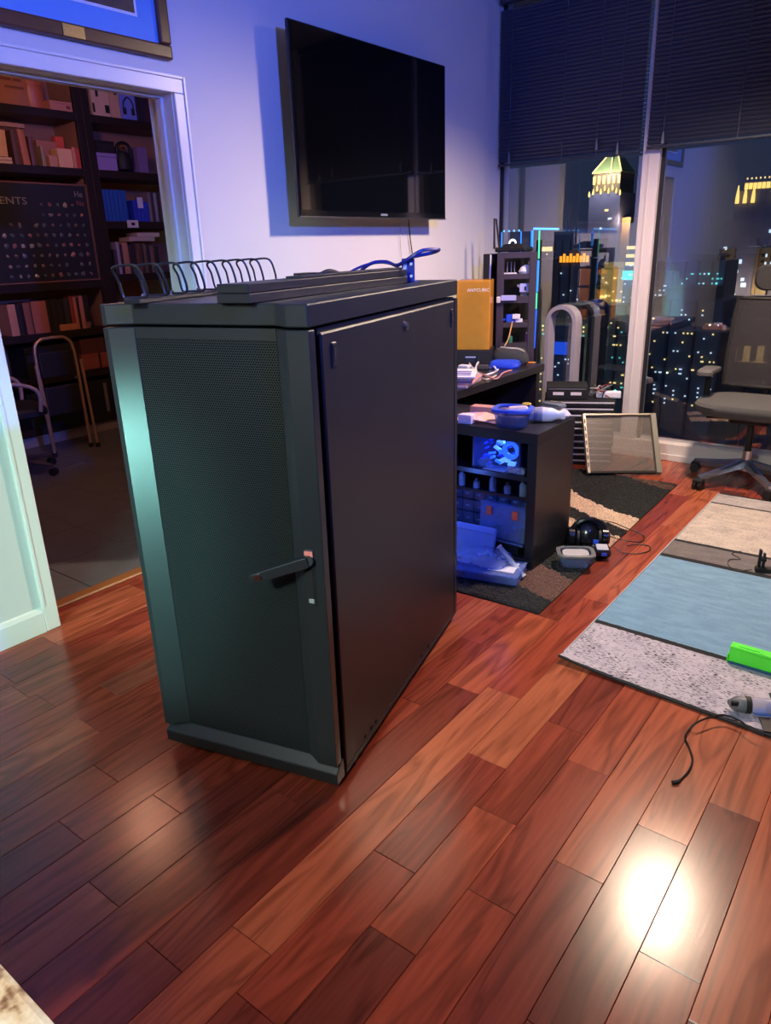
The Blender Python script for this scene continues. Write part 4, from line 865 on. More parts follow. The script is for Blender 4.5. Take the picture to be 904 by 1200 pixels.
for s_ in (0, 1):
    for i in range(n_):
        c_ = i*stp
        xa, ya = (c_, 0) if c_ <= w_ else (w_, c_-w_)
        xb, yb = (0, c_) if c_ <= h_ else (c_-h_, h_)
        if s_: xa, xb = w_-xa, w_-xb
        a_, b_ = Vector((x0_+xa, y0_+ya, 0.006)), Vector((x0_+xb, y0_+yb, 0.006))
        if (b_-a_).length < 0.004: continue
        p_ = (b_-a_).normalized(); q_ = Vector((-p_.y, p_.x, 0))*0.0021; z_ = Vector((0, 0, 0.0012*(1 if s_ else -1)))
        lat.add([tuple(a_-q_+z_), tuple(b_-q_+z_), tuple(b_+q_+z_), tuple(a_+q_+z_), tuple(a_-q_+z_*2.5), tuple(b_-q_+z_*2.5), tuple(b_+q_+z_*2.5), tuple(a_+q_+z_*2.5)],
                [(0, 1, 2, 3), (7, 6, 5, 4), (0, 4, 5, 1), (1, 5, 6, 2), (2, 6, 7, 3), (3, 7, 4, 0)])
lo = lat.build('perforated_sheet', mat('tray_mesh_grey', (104, 96, 90), 0.45, metal=0.3), pt); lo['kind'] = 'stuff'
for i in range(7):
    MB().box(0.004, 0.012, 0.04+0.05*i, 0.07+0.05*i, 0.0352, 0.0365).build('flange_slot', rdark, pt)

# ================================================================== SHAG MAT
def mat_stripes():
    m = mat('shag_pile', (20, 20, 22), 0.95, var=0.4, scale=160); t = m.node_tree; b = t.nodes['Principled BSDF']
    tc = nd(t, 'ShaderNodeTexCoord'); sp_ = nd(t, 'ShaderNodeSeparateXYZ'); t.links.new(tc.outputs['Object'], sp_.inputs[0])
    no = nd(t, 'ShaderNodeTexNoise'); no.inputs['Scale'].default_value = 26.0; t.links.new(tc.outputs['Object'], no.inputs['Vector'])
    q = nd(t, 'ShaderNodeMath', operation='MULTIPLY'); t.links.new(sp_.outputs[0], q.inputs[0]); t.links.new(sp_.outputs[0], q.inputs[1])
    a = nd(t, 'ShaderNodeMath', operation='MULTIPLY_ADD'); a.inputs[1].default_value = -0.55; t.links.new(q.outputs[0], a.inputs[0]); t.links.new(sp_.outputs[1], a.inputs[2])
    l = nd(t, 'ShaderNodeMath', operation='MULTIPLY_ADD'); l.inputs[1].default_value = 0.28; t.links.new(sp_.outputs[0], l.inputs[0]); t.links.new(a.outputs[0], l.inputs[2])
    w = nd(t, 'ShaderNodeMath', operation='MULTIPLY_ADD'); w.inputs[1].default_value = 0.07; t.links.new(no.outputs[0], w.inputs[0]); t.links.new(l.outputs[0], w.inputs[2])
    s = nd(t, 'ShaderNodeMath', operation='MULTIPLY'); s.inputs[1].default_value = 1/2.1; t.links.new(w.outputs[0], s.inputs[0])
    cr = nd(t, 'ShaderNodeValToRGB'); cr.color_ramp.interpolation = 'CONSTANT'; e = cr.color_ramp.elements
    K, B, C = (20, 20, 22), (96, 66, 56), (206, 176, 152)
    stops = [(0.0, K), (0.072, B), (0.19, K), (0.41, C), (0.475, K), (0.535, C), (0.625, K), (0.90, (84, 56, 46)), (0.945, K)]
    for i, (p, c) in enumerate(stops):
        el = e[i] if i < 2 else e.new(p); el.position = p; el.color = (*lin(c), 1)
    t.links.new(s.outputs[0], cr.inputs[0])
    n2 = nd(t, 'ShaderNodeTexNoise'); n2.inputs['Scale'].default_value = 260.0; t.links.new(tc.outputs['Object'], n2.inputs['Vector'])
    mu = nd(t, 'ShaderNodeMix', data_type='RGBA', blend_type='MULTIPLY'); mu.inputs[0].default_value = 0.85
    g = nd(t, 'ShaderNodeValToRGB'); g.color_ramp.elements[0].position = 0.36; g.color_ramp.elements[0].color = (0.1, 0.1, 0.1, 1); g.color_ramp.elements[1].position = 0.6; g.color_ramp.elements[1].color = (1.2, 1.2, 1.2, 1)
    t.links.new(n2.outputs[0], g.inputs[0]); t.links.new(cr.outputs[0], mu.inputs[6]); t.links.new(g.outputs[0], mu.inputs[7])
    t.links.new(mu.outputs[2], b.inputs['Base Color'])
    return m
MX1, MY0, MY1, MX0 = -1.145, 2.49, 4.50, -2.0
mt = thing('shag_mat', 'black shag mat with cream and brown stripes under the black cabinet', 'mat', (MX1, MY0, 0), math.radians(1.2))
nx_, ny_ = 110, 240
wd, ln = MX1-MX0, MY1-MY0
rr = random.Random(5)
vsm = [(-wd*i/nx_, ln*j/ny_, 0.007 if i in (0, nx_) or j in (0, ny_) else 0.009+0.007*rr.random()) for j in range(ny_+1) for i in range(nx_+1)]
fsm = [(j*(nx_+1)+i, j*(nx_+1)+i+1, (j+1)*(nx_+1)+i+1, (j+1)*(nx_+1)+i) for j in range(ny_) for i in range(nx_)]
po_ = MB().add(vsm, fsm).build('pile', mat_stripes(), mt); po_['kind'] = 'stuff'
MB().box(-wd, 0, 0, ln, 0.0005, 0.0065).build('backing', mat('mat_backing', (14, 14, 15), 0.8), mt)

# ================================================================== BLACK CABINET AND CONTENTS
CX0, CX1, CY0, CY1, CZ0, CZ1 = -2.01, -1.352, 2.842, 3.24, 0.016, 0.66
cabm = mat('cabinet_black', (24, 23, 26), 0.38, var=0.06)
cb = thing('cabinet', 'black open fronted cabinet standing on the shag mat', 'cabinet', (0, 0, 0))
MB().box(CX0, CX1, CY0, CY1, CZ1-0.05, CZ1).build('cabinet_top', cabm, cb, bevel=0.002)
MB().box(CX0, CX1, CY0, CY1, CZ0, 0.056).build('bottom_board', cabm, cb, bevel=0.002)
MB().box(CX1-0.046, CX1, CY0, CY1, 0.0565, CZ1-0.0505).build('side_board', cabm, cb, bevel=0.002)
MB().box(CX0, CX0+0.046, CY0, CY1, 0.0565, CZ1-0.0505).build('side_board', cabm, cb, bevel=0.002)
MB().box(CX0+0.047, CX1-0.047, CY1-0.012, CY1-0.002, 0.0565, CZ1-0.0505).build('back_board', cabm, cb)
MB().box(CX0+0.047, CX1-0.047, CY0+0.002, CY1-0.0125, 0.434, 0.456).build('shelf', cabm, cb)
MB().box(CX0+0.047, CX1-0.047, CY0+0.06, CY1-0.0125, 0.322, 0.334).build('shelf', cabm, cb)
# glowing computer in the top compartment
g0, g1 = ony(554, 515, CY0+0.03), ony(612, 547, CY0+0.03)
pcx = thing('lit_computer', 'blue glowing glass sided computer in the top of the black cabinet', 'computer', ((g0.x+g1.x)/2-0.005, CY0+0.03, 0.4568))
gw, ghh = (g1.x-g0.x)/2-0.01, 0.148
MB().box(-gw, gw, 0.22, 0.3, 0, ghh).build('rear_tray', mat('pc_tray_dark', (16, 22, 44), 0.4), pcx)
for s_ in (-1, 1): MB().box(s_*gw-0.004, s_*gw+0.004, 0.0, 0.219, 0, ghh).build('case_edge', mat('pc_edge', (24, 40, 90), 0.35), pcx)
rc = random.Random(9)
blueglow = [glow('board_blue_%d' % i, c_, s_) for i, (c_, s_) in enumerate((((20, 60, 220), 1.2), ((60, 130, 255), 1.3), ((16, 36, 150), 0.8), ((120, 180, 255), 1.8)))]
for i in range(30):
    x = -gw+0.02+2*(gw-0.03)*rc.random(); z = 0.01+(ghh-0.04)*rc.random(); s_ = rc.uniform(0.006, 0.022)
    MB(T(x, 0.02+0.05*rc.random(), z) @ Matrix.Rotation(rc.uniform(-0.6, 0.6), 4, 'Y')).box(-s_, s_, 0, 0.02, 0, s_*rc.uniform(0.4, 1.2)).build('component', blueglow[i % 4], pcx)
fr_ = [(gw*0.5+0.034*math.cos(2*PI*i/18), 0.03, 0.095+0.034*math.sin(2*PI*i/18)) for i in range(18)]
MB().tube(fr_, 0.010, 8, True).build('fan_ring', blueglow[1], pcx, smooth=True)
MB().tube([(gw*0.5, 0.03, 0.095), (gw*0.5, 0.05, 0.095)], 0.014, 12).build('fan_hub', rdark, pcx)
MB().box(-gw+0.005, gw-0.005, 0.001, 0.003, 0.002, ghh-0.002).build('glass_side', see_through('clear_glass_blue', (190, 205, 255), 0.06, 0.05), pcx)
light('POINT', 'computer_glow', (pcx.location.x+0.02, CY0+0.12, 0.57), 1.6, (0.1, 0.25, 1.0), shadow_soft_size=0.03)
light('POINT', 'strip_glow', (-1.75, 2.66, 0.40), 2.2, (0.08, 0.2, 1.0), shadow_soft_size=0.04)
small('clear_tray', 'clear plastic tray of parts on the cabinet shelf under the glowing computer', 'tray', (-1.47, CY0+0.018, 0.4570), [('tray', MB().box(-0.04, 0.045, 0, 0.025, 0, 0.03), see_through('clear_plastic', (200, 205, 215), 0.35), False, 0.004), ('contents', MB().box(-0.03, 0.0, 0.004, 0.02, 0.002, 0.018), mat('parts_mix', (130, 120, 116), 0.6, var=0.6, scale=200), False, 0)])
small('white_sheet', 'stiff white card on the cabinet shelf beside the clear tray', 'card', (-1.57, CY0+0.012, 0.4570), [('card', MB().box(-0.06, 0.05, 0, 0.05, 0, 0.004), mat('card_grey_white', (170, 168, 168), 0.6), False, 0), ('fold', MB().box(-0.06, 0.05, 0.05, 0.053, 0.0, 0.012), mat('card_grey_white', (170, 168, 168), 0.6), False, 0)])
for i, (px, h_) in enumerate(((541, 0.085), (558, 0.05), (577, 0.09), (594, 0.055), (612, 0.085))):
    x = ony(px, 585, CY0+0.08).x
    if x > -1.42: x = -1.425
    small('glue_bottle', '%s small bottle from the left on the cabinet middle shelf' % ORD[i], 'bottle', (x, CY0+0.085, 0.3345),
          [('body', MB().lathe([(0.016, 0), (0.017, 0.004), (0.017, h_*0.62), (0.007, h_*0.78)], 14), see_through('bottle_clear', (150, 165, 190), 0.55), True, 0), ('cap', MB().lathe([(0.008, h_*0.78+0.0005), (0.0065, h_)], 12), mat('bottle_cap', (60, 62, 70), 0.5), True, 0)], group='bottles on the cabinet shelf')
# drawer organiser
og = thing('drawer_organiser', 'organiser of small clear drawers inside the black cabinet', 'organiser', (-1.94, CY0+0.122, 0.0570))
MB().box(0, 0.53, 0.03, 0.25, 0, 0.262).build('frame', rdark, og)
drm = see_through('drawer_clear', (84, 98, 130), 0.6)
d0 = None
for r_ in range(4):
    for c_ in range(8):
        if d0 is None:
            d0 = MB().box(0.002, 0.0635, 0.0, 0.029, 0.002, 0.060).build('drawer', drm, og, bevel=0.003); d0.location = (0.003+0.0655*c_, 0, 0.003+0.0645*r_)
            h0 = MB().box(0.022, 0.043, -0.006, -0.0002, 0.026, 0.034).build('handle', mat('drawer_handle', (120, 136, 170), 0.4), d0)
        else:
            dd = obj('drawer', d0.data, og, (0.003+0.0655*c_, 0, 0.003+0.0645*r_)); obj('handle', h0.data, dd)
# clear box with orange latches, flat cases, bag, tube
cz = see_through('clear_plastic_box', (150, 172, 225), 0.32, 0.12)
lb = thing('latched_case', 'clear plastic parts case with two orange latches standing in the cabinet', 'case', (-1.545, CY0+0.035, 0.0575), -0.04)
MB(Matrix.Rotation(-0.12, 4, 'X')).box(-0.125, 0.125, 0.0, 0.045, 0.055, 0.215).build('case', cz, lb, bevel=0.005)
MB(Matrix.Rotation(-0.12, 4, 'X')).box(-0.128, 0.128, -0.003, 0.048, 0.2155, 0.226).build('lid', cz, lb, bevel=0.003)
MB(Matrix.Rotation(-0.12, 4, 'X')).box(-0.128, 0.128, -0.012, 0.0, 0.045, 0.0545).build('rim', cz, lb, bevel=0.002)
MB().box(-0.10, 0.10, 0.0, 0.05, 0.0, 0.05).build('stand_block', rdark, lb)
for x in (-0.07, 0.07): MB(Matrix.Rotation(-0.12, 4, 'X')).box(x-0.016, x+0.016, -0.012, -0.0035, 0.165, 0.208).build('latch', mat('latch_orange', (226, 92, 60), 0.45), lb, bevel=0.003)
for k in range(6): MB(Matrix.Rotation(-0.12, 4, 'X')).box(-0.11+0.038*k, -0.085+0.038*k, 0.006, 0.03, 0.06, 0.085+0.02*(k % 3)).build('small_part', mat('part_dark', (30, 36, 60), 0.5), lb)
small('parts_case', 'flat clear divided case lying on the mat in front of the cabinet', 'case', (-1.485, 2.68, 0.017), [('tray', MB().box(-0.15, 0.145, -0.075, 0.105, 0, 0.036), cz, False, 0.006), ('lid', MB().box(-0.152, 0.147, -0.077, 0.107, 0.0365, 0.045), cz, False, 0.004), ('paper', MB().box(-0.0, 0.12, -0.04, 0.08, 0.0455, 0.047), mat('paper_white', (214, 216, 226), 0.6), False, 0)]
      + [('divider', MB().box(-0.15+0.058*k, -0.148+0.058*k, -0.07, 0.1, 0.003, 0.034), cz, False, 0) for k in range(1, 5)] + [('red_part', MB().box(-0.14, -0.115, -0.06, -0.03, 0.004, 0.03), mat('red_plastic', (200, 70, 80), 0.5), False, 0)], 0.22)
bg_ = thing('parts_bag', 'clear plastic bag of white fittings slumped on the flat case', 'bag', (-1.545, 2.725, 0.0655), 0.2)
rb = random.Random(12)
MB().loft([[(0.125*s_*math.copysign(abs(math.cos(a_))**0.5, math.cos(a_))+0.006*rb.uniform(-1, 1), 0.095*s_*math.copysign(abs(math.sin(a_))**0.5, math.sin(a_))+0.006*rb.uniform(-1, 1), z) for a_ in [2*PI*q/20 for q in range(20)]] for s_, z in ((0.95, 0), (1.02, 0.012), (0.9, 0.03), (0.55, 0.045))]).build('film', see_through('bag_film', (200, 214, 245), 0.3, 0.08), bg_, smooth=True)
for i in range(22):
    a_, r_ = rb.uniform(0, 2*PI), 0.08*math.sqrt(rb.random())
    MB(T(r_*math.cos(a_)+0.02, r_*0.7*math.sin(a_), 0.006+0.018*rb.random()) @ Matrix.Rotation(rb.uniform(0, 3), 4, 'Z') @ Matrix.Rotation(rb.uniform(0, 1), 4, 'X')).lathe([(0.008, -0.006), (0.012, 0), (0.008, 0.006)], 7).build('fitting', mat('fitting_white', (196, 206, 236), 0.5), bg_)
small('plastic_sleeve', 'folded blue tinted plastic sleeve leaning behind the bag of fittings', 'sleeve', (-1.64, 2.79, 0.017), [('sleeve', MB(Matrix.Rotation(-0.25, 4, 'X')).box(-0.11, 0.10, 0, 0.018, 0, 0.17), see_through('sleeve_film', (170, 190, 240), 0.55), False, 0.006), ('fold', MB(Matrix.Rotation(-0.25, 4, 'X')).box(-0.11, 0.10, -0.006, -0.0005, 0.14, 0.17), see_through('sleeve_film', (170, 190, 240), 0.55), False, 0.002)], 0.05)
tb0, tb1 = Vector((-1.475, 2.75, 0.135)), Vector((-1.345, 2.735, 0.03))
tt = thing('clear_tube', 'clear plastic tube leaning on the flat parts case', 'tube')
MB().tube([tb0, tb1], 0.012, 10).build('tube', see_through('tube_clear', (205, 212, 230), 0.5), tt, smooth=True)
MB().tube([tb1, tb1+(tb1-tb0).normalized()*0.006], 0.0132, 10).build('end_cap', whitep, tt, smooth=True); MB().tube([tb0, tb0-(tb1-tb0).normalized()*0.006], 0.0132, 10).build('end_cap', whitep, tt, smooth=True)

# --- on top of the cabinet
ZC = CZ1+0.0008
def tub(name, label, cat, loc, w, d, h, rz, lidm, bodym, extra=(), open_top=True):
    t = thing(name, label, cat, loc, rz)
    MB().loft([[(p[0], p[1], z) for p in rrect(w*s_, d*s_, min(w, d)*0.28)] for s_, z in ((0.78, 0), (0.82, 0.004), (0.97, h*0.86))]+[[(p[0], p[1], z) for p in rrect(w*s_, d*s_, min(w, d)*0.28)] for s_, z in ((0.93, h*0.86), (0.78, 0.008))]).build('bowl', bodym, t, smooth=True)
    MB().loft([[(p[0], p[1], z) for p in rrect(w*s_, d*s_, min(w, d)*0.28)] for s_, z in ((0.95, h*0.80), (1.06, h*0.82), (1.06, h*0.97), (1.0, h), (0.84, h), (0.82, h*0.9), (0.93, h*0.865))], close=True).build('rim', lidm, t, smooth=True)
    for nm, mb, m, sm in extra: mb.build(nm, m, t, smooth=sm)
    return t
clearg = see_through('tub_glass', (150, 160, 190), 0.2, 0.08)
tub('food_container', 'glass container with blue rim full of parts on the cabinet top', 'container', (-1.525, 2.935, ZC), 0.17, 0.14, 0.085, 0.25, mat('lid_blue', (58, 88, 200), 0.4), clearg,
    [('contents', MB().loft([[(p[0], p[1], z) for p in rrect(0.13*s_, 0.10*s_, 0.03)] for s_, z in ((0.8, 0.01), (0.98, 0.04), (1.0, 0.05))]), mat('parts_dark', (96, 70, 52), 0.6, var=0.9, scale=60), True),
     ('parts_bag', MB(T(0.02, 0.01, 0.052) @ Rz(0.6)).loft([[(p[0], p[1], z) for p in rrect(0.12*s_, 0.05*s_, 0.02)] for s_, z in ((0.9, 0), (1, 0.015), (0.7, 0.035))]), mat('parts_pale', (206, 186, 190), 0.5, var=0.35, scale=90), True),
     ('yellow_ring', MB().tube([(0.05+0.018*math.cos(2*PI*i/14), 0.06+0.018*math.sin(2*PI*i/14), 0.09) for i in range(14)], 0.004, 6, True), mat('ring_yellow', (206, 170, 60), 0.4), True)])
small('pink_box', 'long pinkish cardboard box on the cabinet top', 'box', (-1.71, 3.07, ZC), [('body', MB().box(-0.10, 0.085, -0.03, 0.03, 0, 0.045), mat('card_b48478', (190, 134, 122), 0.6), False, 0.002), ('end_label', MB().box(0.0855, 0.087, -0.025, 0.025, 0.005, 0.04), whitep, False, 0), ('blue_print', MB().box(-0.09, -0.02, -0.0315, -0.0302, 0.005, 0.02), mat('print_blue', (90, 120, 220), 0.5), False, 0)], 0.15)
small('paper_sheets', 'crumpled pink and white papers at the left of the cabinet top', 'paper', (-1.70, 2.95, ZC), [('sheet', MB().add([(-0.12, -0.06, 0.004), (0.0, -0.07, 0.02), (0.1, -0.05, 0.004), (-0.1, 0.05, 0.02), (0.01, 0.04, 0.034), (0.11, 0.05, 0.01), (-0.12, -0.06, 0.0025), (0.0, -0.07, 0.0185), (0.1, -0.05, 0.0025), (-0.1, 0.05, 0.0185), (0.01, 0.04, 0.0325), (0.11, 0.05, 0.0085)], [(0, 1, 4, 3), (1, 2, 5, 4), (6, 9, 10, 7), (7, 10, 11, 8), (0, 6, 7, 1), (1, 7, 8, 2), (3, 4, 10, 9), (4, 5, 11, 10), (0, 3, 9, 6), (2, 8, 11, 5)]), mat('paper_pink', (222, 172, 166), 0.6, var=0.25, scale=12), False, 0),
     ('sheet', MB(T(0.02, 0.02, 0.0)).box(-0.1, 0.1, -0.05, 0.05, 0.0, 0.002), mat('paper_cream', (216, 204, 190), 0.6), False, 0)], 0.1)
small('white_carton', 'small white carton at the front left of the cabinet top', 'box', (-1.735, 2.875, ZC), [('body', MB().box(-0.03, 0.035, -0.022, 0.025, 0, 0.042), whitep, False, 0.002), ('flap', MB().box(-0.03, 0.035, -0.0245, -0.0225, 0.02, 0.042), mat('card_pinkish', (214, 180, 176), 0.6), False, 0)], 0.1)
wbp = see_through('milky_bag', (214, 212, 220), 0.75, 0.3)
small('plastic_bottle', 'milky plastic bottle lying on the right of the cabinet top', 'bottle', (-1.425, 3.08, ZC+0.034), [('body', MB(Matrix.Rotation(PI/2, 4, 'Y')).lathe([(0.02, -0.09), (0.031, -0.08), (0.033, -0.01), (0.032, 0.025), (0.018, 0.05), (0.024, 0.082)], 18), wbp, True, 0), ('label', MB(Matrix.Rotation(PI/2, 4, 'Y')).lathe([(0.0335, -0.06), (0.0338, -0.02)], 18, cap=False), mat('bottle_label', (120, 120, 150), 0.5, var=0.5, scale=60), True, 0)], 0.45)
small('white_bag', 'crinkled white plastic bag behind the blue rimmed container', 'bag', (-1.45, 3.17, ZC), [('film', MB().loft([[(0.09*s_*math.cos(a_)+0.008*math.sin(5*a_), 0.05*s_*math.sin(a_), z) for a_ in [2*PI*q/18 for q in range(18)]] for s_, z in ((0.9, 0), (1.05, 0.015), (0.8, 0.04), (0.3, 0.052))]), wbp, True, 0), ('knot', MB().lathe([(0.012, 0.05), (0.016, 0.062), (0.004, 0.072)], 8), wbp, True, 0)], 0.2)
small('flat_case', 'dark grey flattened case lying on the cabinet top back corner', 'case', (-1.43, 3.135+0.03, ZC+0.055), [('shell', MB().loft([[(p[0], p[1], z) for p in rrect(0.13*s_, 0.055*s_, 0.025)] for s_, z in ((0.9, 0), (1, 0.006), (0.95, 0.016), (0.7, 0.022))]), mat('mouse_grey', (92, 92, 98), 0.45), True, 0), ('seam', MB().box(-0.06, 0.06, -0.0285, -0.0278, 0.008, 0.011), rdark, False, 0)], -0.25)

# --- beside the cabinet on the mat
small_top = see_through('lid_window', (206, 200, 204), 0.6)
tub('food_container', 'glass container with grey rimmed lid on the mat edge', 'container', (-1.215, 3.01, 0.0165), 0.165, 0.125, 0.066, 0.55, mat('lid_grey', (98, 98, 104), 0.45), clearg,
    [('lid_window', MB().loft([[(p[0], p[1], z) for p in rrect(0.12*s_, 0.085*s_, 0.03)] for s_, z in ((1, 0.055), (1, 0.059), (0.9, 0.060))]), mat('lid_pane', (176, 172, 178), 0.3), True), ('contents', MB().box(-0.045, 0.045, -0.03, 0.03, 0.009, 0.03), mat('parts_dark2', (44, 40, 60), 0.6), False)])
hs = thing('headphones', 'glossy black headphones resting against the cabinet side on the mat', 'headphones', (-1.255, 3.255, 0.0165), 0.5)
gbk = mat('gloss_black', (18, 18, 24), 0.18, spec=0.7)
arc = [(0.085*math.cos(PI*k/12), 0.0, 0.045+0.095*math.sin(PI*k/12)) for k in range(13)]
MB().tube(arc, 0.014, 8).build('headband', gbk, hs, smooth=True)
for s_ in (-1, 1):
    MB(T(s_*0.08, 0, 0.048) @ Matrix.Rotation(PI/2, 4, 'Y')).lathe([(0.03, -0.022), (0.046, -0.014), (0.046, 0.012), (0.03, 0.022)], 20).build('ear_cup', gbk, hs, smooth=True)
    MB(T(s_*0.052, 0, 0.048) @ Matrix.Rotation(PI/2, 4, 'Y')).lathe([(0.026, -0.008), (0.042, -0.004), (0.042, 0.008)], 18).build('ear_pad', blk, hs, smooth=True)
MB().lathe([(0.075, 0.03), (0.07, 0.075), (0.045, 0.115), (0.01, 0.13)], 20, (0, 0.03, 0)).build('padded_shell', gbk, hs, smooth=True)
small('handheld_gadget', 'dark handheld gadget with blue and silver panel beside the headphones', 'gadget', (-1.165, 3.19, 0.0165), [('body', MB().box(-0.035, 0.045, -0.05, 0.05, 0, 0.035), gbk, False, 0.008), ('panel', MB().box(-0.02, 0.035, -0.04, 0.03, 0.0355, 0.039), mat('gadget_silver', (176, 180, 196), 0.3), False, 0.002), ('button', MB().box(0.0, 0.025, -0.0535, -0.0505, 0.008, 0.026), bluep, False, 0.002), ('screen', MB().box(-0.03, -0.005, 0.035, 0.045, 0.0355, 0.055), bluep, False, 0)], 0.5)
cbl = mat('cord_black2', (16, 16, 18), 0.5)
cable('audio_cable', [(-1.28, 3.30, 0.03), (-1.30, 3.42, 0.08), (-1.24, 3.52, 0.06), (-1.16, 3.55, 0.03), (-1.08, 3.56, 0.006), (-1.06, 3.47, 0.006), (-1.12, 3.40, 0.022), (-1.20, 3.40, 0.03)], 0.0028, cbl, 'thin black cord looping from the headphones over the mat edge')
cable('audio_cable', [(-1.14, 3.30, 0.022), (-1.09, 3.29, 0.006), (-1.03, 3.31, 0.004), (-0.99, 3.38, 0.004), (-1.01, 3.44, 0.004), (-1.07, 3.43, 0.004), (-1.1, 3.38, 0.006)], 0.0025, cbl, 'thin black cord curled on the hardwood beside the mat')

# ================================================================== RUG WITH WOVEN BANDS
def rug_mat():
    m = mat('woven_rug', (170, 165, 175), 0.92, var=0.2, scale=80); t = m.node_tree; b = t.nodes['Principled BSDF']
    tc = nd(t, 'ShaderNodeTexCoord'); sp_ = nd(t, 'ShaderNodeSeparateXYZ'); t.links.new(tc.outputs['Object'], sp_.inputs[0])
    s = nd(t, 'ShaderNodeMath', operation='MULTIPLY'); s.inputs[1].default_value = 1/2.4
    no0 = nd(t, 'ShaderNodeTexNoise'); no0.inputs['Scale'].default_value = 40; t.links.new(tc.outputs['Object'], no0.inputs['Vector'])
    jt = nd(t, 'ShaderNodeMath', operation='MULTIPLY_ADD'); jt.inputs[1].default_value = 0.008; t.links.new(no0.outputs[0], jt.inputs[0]); at_ = nd(t, 'ShaderNodeAttribute'); at_.attribute_name = 'band'; t.links.new(at_.outputs['Fac'], jt.inputs[2])
    t.links.new(jt.outputs[0], s.inputs[0])
    K = (22, 22, 28)
    bands = [(0.0, (26, 28, 36)), (0.010, (186, 176, 190)), (0.345, K), (0.375, (116, 152, 182)), (1.152, K), (1.182, (112, 104, 106)), (1.372, K), (1.398, (190, 176, 168)), (2.055, K), (2.078, (176, 166, 166)), (2.25, K)]
    def ramp(cols):
        cr = nd(t, 'ShaderNodeValToRGB'); cr.color_ramp.interpolation = 'CONSTANT'; e = cr.color_ramp.elements
        for i, (p, c) in enumerate(cols):
            el = e[i] if i < 2 else e.new(p/2.4); el.position = p/2.4; el.color = (*c, 1)
        t.links.new(s.outputs[0], cr.inputs[0]); return cr
    base = ramp([(p, lin(c)) for p, c in bands])
    amt = ramp([(0, (0, 0, 0)), (0.010, (1, 1, 1)), (0.345, (0, 0, 0)), (0.375, (0.12, 0.12, 0.12)), (1.152, (0, 0, 0)), (1.182, (0.3, 0.3, 0.3)), (1.372, (0, 0, 0)), (1.398, (0.45, 0.45, 0.45)), (2.055, (0, 0, 0)), (2.078, (0.5, 0.5, 0.5)), (2.25, (0, 0, 0))])
    mp = nd(t, 'ShaderNodeMapping'); mp.inputs['Scale'].default_value = (62, 230, 1); t.links.new(tc.outputs['Object'], mp.inputs[0])
    n1 = nd(t, 'ShaderNodeTexNoise'); n1.inputs['Scale'].default_value = 1.0; n1.inputs['Detail'].default_value = 2; t.links.new(mp.outputs[0], n1.inputs['Vector'])
    n1b = nd(t, 'ShaderNodeTexNoise'); n1b.inputs['Scale'].default_value = 7.0; t.links.new(tc.outputs['Object'], n1b.inputs['Vector'])
    ad = nd(t, 'ShaderNodeMath', operation='MULTIPLY_ADD'); ad.inputs[1].default_value = 0.35; t.links.new(n1b.outputs[0], ad.inputs[0]); t.links.new(n1.outputs[0], ad.inputs[2])
    fl_ = nd(t, 'ShaderNodeMapRange'); fl_.inputs[1].default_value = 0.735; fl_.inputs[2].default_value = 0.785; t.links.new(ad.outputs[0], fl_.inputs[0])
    sep = nd(t, 'ShaderNodeMath', operation='MULTIPLY'); t.links.new(fl_.outputs[0], sep.inputs[0]); t.links.new(amt.outputs[0], sep.inputs[1])
    mx = nd(t, 'ShaderNodeMix', data_type='RGBA'); t.links.new(sep.outputs[0], mx.inputs[0]); t.links.new(base.outputs[0], mx.inputs[6]); mx.inputs[7].default_value = (*lin((44, 38, 52)), 1)
    mp3 = nd(t, 'ShaderNodeMapping'); mp3.inputs['Scale'].default_value = (9, 26, 1); t.links.new(tc.outputs['Object'], mp3.inputs[0])
    n3 = nd(t, 'ShaderNodeTexNoise'); n3.inputs['Scale'].default_value = 1.0; n3.inputs['Detail'].default_value = 6; t.links.new(mp3.outputs[0], n3.inputs['Vector'])
    mu = nd(t, 'ShaderNodeMix', data_type='RGBA', blend_type='MULTIPLY'); mu.inputs[0].default_value = 0.40
    g = nd(t, 'ShaderNodeValToRGB'); g.color_ramp.elements[0].position = 0.3; g.color_ramp.elements[0].color = (0.45, 0.5, 0.6, 1); g.color_ramp.elements[1].position = 0.65; g.color_ramp.elements[1].color = (1.1, 1.1, 1.08, 1)
    t.links.new(n3.outputs[0], g.inputs[0]); t.links.new(mx.outputs[2], mu.inputs[6]); t.links.new(g.outputs[0], mu.inputs[7]); t.links.new(mu.outputs[2], b.inputs['Base Color'])
    n5 = nd(t, 'ShaderNodeTexNoise'); n5.inputs['Scale'].default_value = 350; t.links.new(tc.outputs['Object'], n5.inputs['Vector'])
    bp = nd(t, 'ShaderNodeBump'); bp.inputs['Strength'].default_value = 0.4; bp.inputs['Distance'].default_value = 0.004; t.links.new(n5.outputs[0], bp.inputs['Height']); t.links.new(bp.outputs[0], b.inputs['Normal'])
    return m
rug = thing('woven_rug', 'rug woven in grey, blue and cream bands split by black lines', 'rug', (-0.93, 2.20, 0.0))
nx_, ny_ = 36, 60; RWD, RLN = 1.6, 2.27
def rz_(x, y):
    lift = 0.020*math.exp(-y/0.05)*(0.12+0.88*math.exp(-x/0.14))
    return 0.0065+lift
def ry_(x, y): return y - 0.10*(x/1.6)*math.exp(-y/0.4) + 0.012*(1 if False else 0)
vt = [(RWD*i/nx_, ry_(RWD*i/nx_, RLN*(j/ny_)**1.5), rz_(RWD*i/nx_, RLN*(j/ny_)**1.5)) for j in range(ny_+1) for i in range(nx_+1)]
nv = len(vt); vt += [(x, y, max(0.0006, z-0.006)) for x, y, z in vt]
